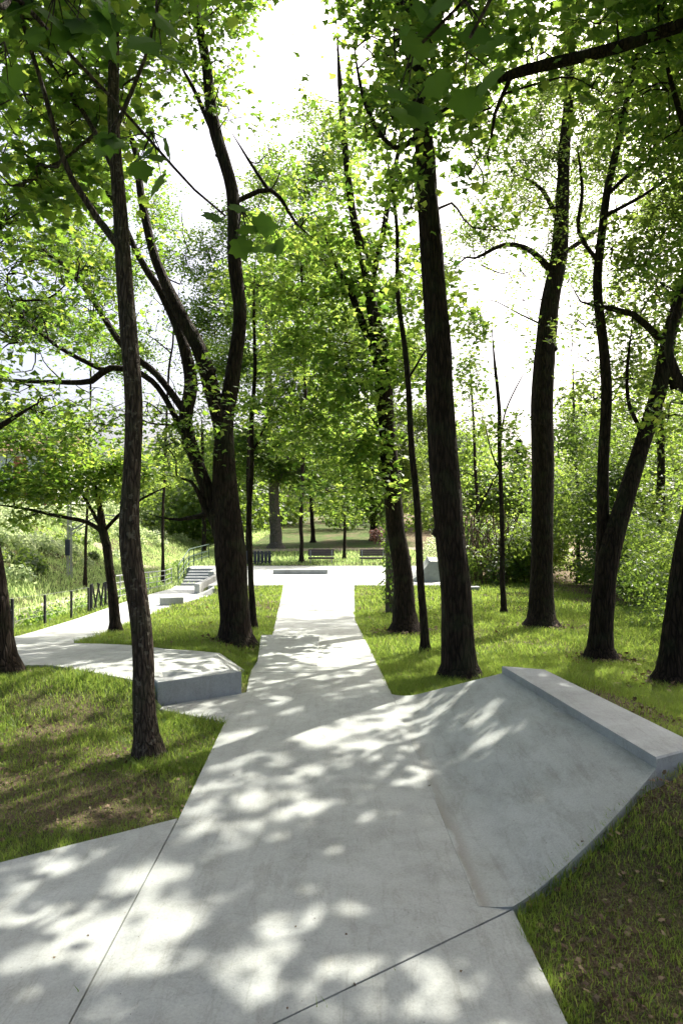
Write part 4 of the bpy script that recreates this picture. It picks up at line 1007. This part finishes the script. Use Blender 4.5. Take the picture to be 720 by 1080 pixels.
far_tree('broadleaf_tree', 'bright leafy tree seen between the largest trunk and the straight trunk', (505, 600), [[(505, 600, 8, 0), (504, 560, 7, 0), (500, 470, 5, 0), (495, 380, 3, 0)], [(503, 540, 4, 0), (530, 490, 3, 0)]],
    [(500, 500, 0, 2.4), (530, 510, 0, 2.2, .8), (495, 420, 0, 2.2), (540, 560, .5, 1.8, .8), (480, 540, 0, 2.0)], 38, leaf=.17, slim=0.6, cull=True, dens=1.2, tb=.68, seed=56, lm=M_LEAFB)
far_tree('broadleaf_tree', 'bright leafy tree filling the gap right of the straight trunk', (610, 605), [[(610, 605, 8, 0), (609, 560, 7, 0), (606, 470, 5, 0), (604, 380, 3, 0)]],
    [(610, 500, 0, 2.4), (600, 440, 0, 2.2), (630, 540, 0, 2.0), (600, 560, 0, 1.7), (650, 480, 0, 2.4), (625, 400, 0, 1.9, .8, .7), (660, 420, 1, 2.2)], 34, leaf=.16, slim=0.6, cull=True, dens=1.2, seed=57, lm=M_LEAF)
far_tree('broadleaf_tree', 'broad tree whose crown closes the right edge above the undergrowth', (700, 630), [[(700, 630, 12, 0), (698, 560, 10, 0), (695, 450, 7, 0), (690, 330, 5, 0)]],
    [(690, 470, 0, 2.2), (700, 370, 0, 2.4), (720, 540, 0, 2.2), (650, 380, 1, 1.6), (720, 250, 0, 2.6), (660, 540, 0, 1.6)], 23, leaf=.14, cull=True, seed=58, lm=M_LEAFD)
far_tree('broadleaf_tree', 'tall backlit tree behind the left stems of the big forked tree', (90, 600), [[(90, 600, 9, 0), (92, 540, 8, 0), (95, 420, 6, 0), (100, 300, 4, 0)]],
    [(90, 420, 0, 4.0), (60, 340, 0, 4.5), (130, 330, 0, 4.4), (100, 240, 0, 4.5), (30, 250, 0, 4.5), (150, 420, 0, 3.4, .8), (20, 440, 0, 3.6), (130, 190, 2, 4, .9, .6), (180, 330, 2, 3.5)], 45, cull=True, slim=0.35, seed=59, lm=M_LEAFB, leaf=.2)
far_tree('broadleaf_tree', 'feathery pale green crown high between the straight trunk and the forked tree', (636, 600), [[(636, 600, 9, 0), (634, 540, 8, 0), (636, 420, 7, 0), (630, 290, 5, 0), (640, 170, 3, 0)]],
    [(620, 300, 0, 2.2), (640, 220, 0, 2.4), (610, 160, 0, 2.2), (655, 330, 0, 2.2), (650, 110, 0, 2.4), (690, 200, 0, 2.4), (605, 370, 0, 1.5, .8, .6), (580, 80, 0, 2.0)], 30, leaf=.15, cull=True, dens=1.7, slim=0.5, tb=.68, seed=60, lm=M_LEAFB, tpl=LEAF_SMALL, per=20)
far_tree('broadleaf_tree', 'bright crown high up between the largest trunk and the straight trunk', (573, 600), [[(573, 600, 8, 0), (571, 520, 7, 0), (573, 380, 5.5, 0), (584, 290, 4, 0), (590, 180, 3, 0)]],
    [(520, 200, 0, 2.0), (500, 130, 0, 2.2), (540, 140, 0, 2.0), (560, 210, 0, 1.6), (485, 240, 0, 1.2), (520, 60, 0, 2.2), (495, 330, 0, .9, .9, .6)], 28, leaf=.14, cull=True, dens=1.7, slim=0.5, tb=.68, seed=61, lm=M_LEAFB, tpl=LEAF_SMALL, per=20)
far_tree('broadleaf_tree', 'tall airy crown seen between the big forked tree and the ivy trunk', (318, 588), [[(318, 588, 6, 0), (318, 520, 5.5, 0), (322, 400, 5, 0), (318, 280, 4, 0), (322, 180, 3, 0)]],
    [(310, 260, 0, 3.0), (340, 180, 0, 2.8), (330, 120, 0, 2.2, .9, .6), (300, 200, 0, 2.6), (300, 330, 0, 3.0), (350, 260, 0, 3.0), (370, 150, 0, 2.6), (280, 240, 0, 2.0), (380, 320, 0, 2.8)], 47, leaf=.2, slim=0.7, tb=.68, seed=62, lm=M_LEAFB)
make_tree('maple_tree', 'leafy crown of a tree added outside the frame behind the right edge trunk to shade the lawn', (835, 650), [[(835, 650, 26, 0), (832, 540, 24, 0), (826, 400, 20, 0), (820, 260, 16, 0), (812, 100, 10, 0)]],  # tree with its trunk out of view, added to cast shade on the lawn
    [(760, 330, 0, 1.8), (700, 300, 1, 1.6, .7, .7), (800, 220, 0, 2.4), (720, 170, 1, 2.0, .8, .8), (860, 330, 0, 2.2), (780, 60, 1, 2.6), (900, 120, 1, 2.8), (680, 60, 2, 2.0, .8, .8), (860, 10, 3, 2.8)], dens=.6, depth=17, leaf=.14, seed=63, lm=M_LEAFD, spread=.45)
far_tree('broadleaf_tree', 'fine pale foliage seen through the stems of the big forked tree', (172, 590), [[(172, 590, 4, 0), (173, 520, 3.5, 0), (178, 400, 3, 0), (190, 300, 2, 0)]],
    [(200, 270, 0, 2.2), (165, 220, 0, 2.0, .9, .7), (250, 240, 1, 2.2), (285, 180, 1, 2.0, .9, .7), (120, 290, 0, 2.4), (215, 340, 0, 2.4), (70, 260, 0, 2.6), (130, 370, 0, 2.4), (60, 340, 0, 2.4), (245, 310, 0, 2.2), (20, 330, 0, 2.4), (90, 180, 0, 2.4)], 40, leaf=.17, seed=64, lm=M_LEAF, slim=.8, cull=False, dens=1.3, tpl=LEAF_LOBE)
far_tree('broadleaf_tree', 'loose pale crown filling the sky right of the largest trunk', (474, 600), [[(474, 600, 4, 0), (466, 500, 3.5, 0), (460, 380, 3, 0), (457, 260, 2, 0)]],
    [(500, 280, 0, 1.8), (520, 230, 0, 1.8), (480, 190, 0, 1.5), (545, 290, 0, 1.5, .8, .8), (485, 380, 0, 1.4), (500, 440, 0, 1.5), (550, 200, 0, 1.7), (470, 300, 0, 1.3)], 32, leaf=.15, seed=65, lm=M_LEAF, slim=.8, cull=True, dens=1.2)
# small dark conifer on the skyline
d = 95; x, y = (547 - 360) / F * d, d; z = float(Z(x, y))
e = empty('conifer_tree', (x, y, z), 'small dark pointed conifer on the skyline between two big trunks', 'tree'); mb = MB(); tube(mb, [(x, y, z), (x, y, z + 12.3)], [.25, .04], 8); mb.build('trunk', [M_BARK], e, (x, y, z))
mb = MB(); k = 4200; h = rng.random(k) ** .8; a = rng.random(k) * 6.283; r = (1 - h) * 3.0 * (0.55 + .45 * ((h * 18) % 1)) * rng.random(k) ** .4
P = np.stack([x + np.cos(a) * r, y + np.sin(a) * r, z + 2 + h * 10.4 - r * .25], 1); D = np.stack([np.cos(a), np.sin(a), -.35 + 0 * a], 1)
place_leaves(mb, P, rng.normal(0, .4, (k, 3)) + (0, 0, 1), D, .6 * rng.uniform(.6, 1.1, k), LEAF_SMALL, rng.random(k)); mb.build('crown', [M_CONIF], e, (x, y, z))

# =================================================================== undergrowth, shrubs, the far wood
def mass(name, material, label, blobs, size, tpl=LEAF_LOBE, tb=.5, shell=.5, kind='stuff', tint_by=None, gap=False, cat='undergrowth'):
    """blobs: (x,y,zc,r,flat,count)"""
    mb = MB()
    for bi, (x, y, zc, r, fl, k) in enumerate(blobs):
        v = rng.normal(0, 1, (k, 3)); v /= np.linalg.norm(v, axis=1)[:, None]
        rr = 1 - shell * rng.random(k) ** 1.2
        lump = .62 + .62 * fbm(v[:, 0] * 2.1 + bi * 3.1, v[:, 1] * 2.1, v[:, 2] * 2.1, 6 + bi % 50, 3)
        P = np.array([x, y, zc]) + v * np.array([r, r, r * fl]) * (rr * lump)[:, None]
        kp = P[:, 2] > Z(P[:, 0], P[:, 1]) + .02
        if gap: kp &= gaps(P)
        P = P[kp]; v = v[kp]; k2 = len(P)
        Nn = v * .7 + rng.normal(0, .6, (k2, 3)) + (0, 0, .5)
        place_leaves(mb, P, Nn, rng.normal(0, 1, (k2, 3)) + (0, 0, -.3), size * rng.uniform(.6, 1.3, k2), tpl, np.clip(tb + rng.normal(0, .2) + rng.normal(0, .15, k2), 0, 1))
    o = mb.build(name, [material]); 
    if kind: o['kind'] = kind
    tag(o, label, cat); return o
# far wood closing the view
B = []
for k in range(120):
    px = rng.uniform(150, 780); d = rng.uniform(88, 125); x = (px - 360) / F * d; r = rng.uniform(3.5, 6.5)
    z = float(Z(x, d)); top = 10 + 9 * fbm(px / 90., 0, 0, 5)
    if 505 < px < 590: top = 7
    elif px >= 590: top += 7
    B.append((x, d, z + rng.uniform(1, top), r, .85, 900))
for k in range(30):
    px = rng.uniform(-60, 260); d = rng.uniform(85, 115); x = (px - 360) / F * d; B.append((x, d, float(Z(x, d)) + rng.uniform(1.5, 9), rng.uniform(3.5, 5.5), .85, 900))
mass('far_woodland', M_LEAFD, 'distant wood of mixed trees closing the view behind the park', B, .55, LEAF_LOBE, .55, .6, gap=True, cat='woodland')
# shrubs on the valley side
B = []
for k in range(210):
    x = -18.6 - rng.random() ** .8 * 13; y = rng.uniform(32, 105); r = rng.uniform(.6, 1.5) * (1.2 if x < -24 else .9)
    B.append((x, y, float(Z(x, y)) + r * .25, r, .75, int(300 * r ** 1.2)))
mass('slope_shrubs', M_SHRUB, 'pale green shrubs covering the sunlit slope across the valley', B, .22, LEAF_LOBE, .6, .5, cat='shrubs')
B = []
for k in range(34):
    x = -19.5 - rng.random() * 7; y = rng.uniform(36, 90); r = rng.uniform(.5, 1.0); B.append((x, y, float(Z(x, y)) + r * .4, r, .8, 260))
mass('slope_bushes', M_LEAFD, 'darker bushes dotted over the pale valley slope', B, .2, LEAF_LOBE, .2, .5, cat='bushes')
# tall weeds just outside the fence
B = []
for k in range(170):
    y = rng.uniform(9, 46); x = float(fence_x(y)) - rng.uniform(.35, 3.2); r = rng.uniform(.18, .42); B.append((x, y, float(Z(x, y)) + r * .5, r, 1.1, 120))
mass('weeds', M_LEAFB, 'tall bright weeds growing outside the black fence posts', B, .10, LEAF_SMALL, .5, .8, cat='weeds')
# undergrowth closing the right side and the back of the lawn
B = []
for k in range(70):
    px = rng.uniform(478, 790); d = rng.uniform(33, 42) if px < 600 else rng.uniform(20 + max(0, (700 - px)) * .12, 34); x = (px - 360) / F * d; r = rng.uniform(.9, 1.9)
    B.append((x, d, float(Z(x, d)) + rng.uniform(.4, 2.6 if px < 585 else 4.6), r, .85, int(620 * r)))
for k in range(46):
    px = rng.uniform(585, 830); d = rng.uniform(27, 38); x = (px - 360) / F * d; B.append((x, d, float(Z(x, d)) + rng.uniform(2, 7.5), rng.uniform(1.3, 2.2), .85, 1150))
mass('undergrowth', M_LEAFD, 'dark tangled undergrowth along the right edge of the lawn', B, .15, LEAF_LOBE, .3, .75)
B = []
for k in range(16):
    px = rng.uniform(655, 730); d = rng.uniform(13.5, 18); x = (px - 360) / F * d; r = rng.uniform(.5, 1.0); B.append((x, d, float(Z(x, d)) + rng.uniform(.3, 2.6), r, .9, int(650 * r)))
o = mass('bush', M_LEAFD, 'dark leafy bush between the forked tree and the right edge trunk', B, .085, LEAF_SMALL, .45, .75, kind=None, cat='bush')
# purple leaved shrub and vines behind the plaza's right end
B = [(2.7, 51, .6, .8, .8, 600)]
mass('purple_shrub', M_RED, 'dull purple leaved shrub beyond the plaza near the ivy trunk', B, .14, LEAF_LOBE, .4, .7, kind=None, cat='shrub')
B = [(5.2 + k * .55, 40 + k % 2, -.2 + (k % 3) * .5, .9, 1.0, 600) for k in range(4)]
mass('hedge_shrub', M_SHRUB, 'grey green clipped shrub behind the wedge ramp', B, .13, LEAF_SMALL, .6, .6, kind=None, cat='shrub')
mb = MB()
for k in range(110):
    px = rng.uniform(488, 548); d = rng.uniform(33, 36); x = (px - 360) / F * d; zt = rng.uniform(1.0, 3.6); zg = float(Z(x, d))
    a = np.array([x, d, zg + zt]); b = np.array([x + rng.normal(0, .5), d - rng.uniform(0, .5), zg])
    C = catmull([a, a * .65 + b * .35 + rng.normal(0, .25, 3), a * .3 + b * .7 + rng.normal(0, .2, 3), b], .4); tube(mb, C, np.full(len(C), rng.uniform(.008, .03)), 4, cap=False)
o = mb.build('vine_tangle', [M_VINE]); tag(o, 'brown tangle of dry hanging vines at the back of the lawn', 'vines', kind='stuff')

# ivy on the middle trunk: a second, leaf-clad stem
q = gp(411, 648)
e = empty('ivy_trunk', q, 'slender leaning trunk wrapped in ivy leaves close behind the main path edge', 'tree')
C = catmull([(q[0], q[1], q[2] - .1), tuple(W(411, 600, q[1])), tuple(W(410, 540, q[1])), tuple(W(408, 470, q[1])), tuple(W(403, 400, q[1]))], .3)
mb = MB(); tube(mb, C, np.linspace(.14, .06, len(C)), 10, 0, .08); mb.build('trunk', [M_BARKP], e, q)
mb = MB(); k = 1500; i = rng.integers(2, len(C), k); a = rng.random(k) * 6.283; r = .10 + .28 * rng.random(k) ** 2
i2 = i - 1; P = C[i] + (C[i2] - C[i]) * rng.random(k)[:, None] + np.stack([np.cos(a) * r, np.sin(a) * r, 0 * a], 1)
place_leaves(mb, P, np.stack([np.cos(a), np.sin(a), .6 + 0 * a], 1) + rng.normal(0, .4, (k, 3)), rng.normal(0, .4, (k, 3)) + (0, 0, -1), .10 * rng.uniform(.6, 1.2, k), LEAF_LOBE, rng.random(k)); mb.build('ivy', [M_LEAFB], e, q)

# =================================================================== grass
def inpaved(x, y):
    m = np.zeros(len(x), bool)
    for P in PAVED: m |= inside(x, y, P)
    bankp = [BA, BB, BE, BD, (2.17, 4.71), (2.62, 4.93), (2.20, 7.38), (1.765, 7.54)]
    m |= inside(x, y, bankp) | inside(x, y, [(-2.2, 7.98), (-1.2, 8.5), (-1.4, 8.9), (-2.3, 8.4)])
    return m
def jit(x, y, a=.07): return x + a * (fbm(x * 9, y * 9, 0, 61) - .5) + rng.normal(0, .010, len(x)), y + a * (fbm(x * 9, y * 9, 5, 62) - .5) + rng.normal(0, .010, len(x))
def blades(mb, x, y, h, wd, bare_cut=.8, tb=.55):
    kp = ~inpaved(*jit(x, y))
    for a_, b_ in ((P188, XI), (XI, JLn), (BE, XI), (BA, BB), (BB, BE)): kp &= seg_dist(x, y, a_, b_) > .03
    b = bareness(x, y); kp &= rng.random(len(x)) > b * bare_cut
    kp &= (np.abs(x / np.maximum(y, .5)) < 1.05)
    x, y = x[kp], y[kp]; b = b[kp]; n = len(x)
    clump = fbm(x * 2.3, y * 2.3, 0, 21)
    hh = h * rng.uniform(.45, 1.15, n) * (.55 + .95 * clump) * (1 - .45 * b)
    z = Z(x, y) - .015
    # follow the lowered soil along the bank
    a = rng.random(n) * 6.283; lean = rng.uniform(.1, .9, n) * hh
    L = np.stack([np.cos(a), np.sin(a)], 1); a2 = rng.random(n) * 6.283; Sx, Sy = np.cos(a2), np.sin(a2)
    w_ = wd * rng.uniform(.6, 1.3, n)
    B0 = np.stack([x, y, z], 1)
    Sd = np.stack([Sx, Sy, 0 * Sx], 1) * w_[:, None] / 2
    M1 = B0 + np.stack([L[:, 0] * lean * .3, L[:, 1] * lean * .3, hh * .6], 1); T1 = B0 + np.stack([L[:, 0] * lean, L[:, 1] * lean, hh], 1)
    V = np.stack([B0 - Sd, B0 + Sd, M1 + Sd * .75, M1 - Sd * .75, T1], 1).reshape(-1, 3)
    i = np.arange(n)[:, None] * 5
    ti = np.clip(tb + .5 * (clump - .5) + rng.normal(0, .18, n), .05, 1); ti = np.where(rng.random(n) < .05 + .12 * b, rng.uniform(0, .08, n), ti)
    mb.v.append(V); 
    f4 = i + np.array([[0, 1, 2, 3]]); f3 = i + np.array([[3, 2, 4]])
    for f in (f4, f3):
        mb.f.append(f + mb.n); mb.m.append(np.zeros(n)); mb.sm.append(np.zeros(n, bool)); mb.a.append(ti)
    mb.n += len(V)
def scat(n, d0, d1, x0=-.58, x1=.58, p=1.0):
    y = d0 + (d1 - d0) * rng.random(n) ** p; return rng.uniform(x0, x1, n) * y, y
mb = MB()
x, y = scat(250000, 2.4, 6.2, -.95, .95); blades(mb, x, y, .085, .0055)
x, y = scat(320000, 6.0, 11.5, -.8, .85); blades(mb, x, y, .10, .008)
x, y = scat(150000, 11, 20, -.6, .75); blades(mb, x, y, .12, .014)
x, y = scat(80000, 19, 36, p=.8); blades(mb, x, y, .15, .028)
o = mb.build('grass', [M_GRASS]); tag(o, 'short rough grass growing on both sides of the concrete paths', 'grass', kind='stuff')
mb = MB(); y = rng.uniform(44.5, 60, 22000); x = rng.uniform(-.5, .5, 22000) * y; blades(mb, x, y, .22, .05)
n_ = 70000; y = rng.uniform(14, 95, n_); x = rng.uniform(-28, -8.5, n_); kk = x / y > -.6; blades(mb, x[kk], y[kk], .35, .05, .6, .8)
o = mb.build('meadow_grass', [M_MEADOW]); tag(o, 'longer sunlit grass in the valley and behind the plaza', 'grass', kind='stuff')
# fallen leaves
mb = MB()
def litter(n, d0, d1, x0, x1, size, dens):
    x, y = scat(n, d0, d1, x0, x1); kp = ~inpaved(x, y) & (rng.random(len(x)) < dens(x, y)); x, y = x[kp], y[kp]; m = len(x)
    P = np.stack([x, y, Z(x, y) + .01 + rng.random(m) * .02], 1)
    place_leaves(mb, P, rng.normal(0, .45, (m, 3)) + (0, 0, 1), rng.normal(0, 1, (m, 3)) * (1, 1, .2), size * rng.uniform(.5, 1.2, m), LEAF_MAPLE if size < .1 else LEAF_LOBE, np.clip(rng.beta(1.6, 2.0, m), 0, 1))
litter(17000, 2.4, 6.5, -.9, .9, .031, lambda x, y: .03 + .5 * bareness(x, y))
litter(9000, 6, 13, -.7, .7, .040, lambda x, y: .03 + .5 * bareness(x, y))
litter(9000, 13, 36, -.5, .58, .14, lambda x, y: .02 + .5 * bareness(x, y))
for (px, py) in ((571, 662), (632, 697), (427, 667), (706, 722), (248, 682)):
    q = gp(px, py); m = 260; a = rng.random(m) * 6.28; r = .15 + rng.gamma(2, .16, m); x = q[0] + np.cos(a) * r; y = q[1] + np.sin(a) * r
    kp = ~inpaved(x, y); x, y = x[kp], y[kp]; m = len(x)
    place_leaves(mb, np.stack([x, y, Z(x, y) + .02 + .05 * rng.random(m)], 1), rng.normal(0, .5, (m, 3)) + (0, 0, 1), rng.normal(0, 1, (m, 3)) * (1, 1, .2), .09 * rng.uniform(.5, 1.2, m), LEAF_LOBE, rng.random(m) * .8)
o = mb.build('leaf_litter', [M_LITTER]); tag(o, 'dry brown fallen leaves scattered over the grass', 'fallen leaves', kind='stuff')

mb = MB(); m = 110; x, y = scat(m, 3.0, 14, -.5, .45, 1.3); kp = inpaved(x, y) & ((x < .6) | (y > 8.6)) & ~inside(x, y, POLY_SIDE); x, y = x[kp], y[kp]; m = len(x)
zz_ = np.array([topmain(a, b) for a, b in zip(x, y)]) + .004
place_leaves(mb, np.stack([x, y, zz_], 1), rng.normal(0, .2, (m, 3)) + (0, 0, 1), rng.normal(0, 1, (m, 3)) * (1, 1, .05), .015 * rng.uniform(.4, 1.3, m), LEAF_LOBE, np.clip(rng.beta(1.6, 2.0, m), 0, 1))
o = mb.build('leaf_bits', [M_LITTER]); tag(o, 'tiny dry leaf bits lying on the near concrete', 'leaf bits', kind='stuff')
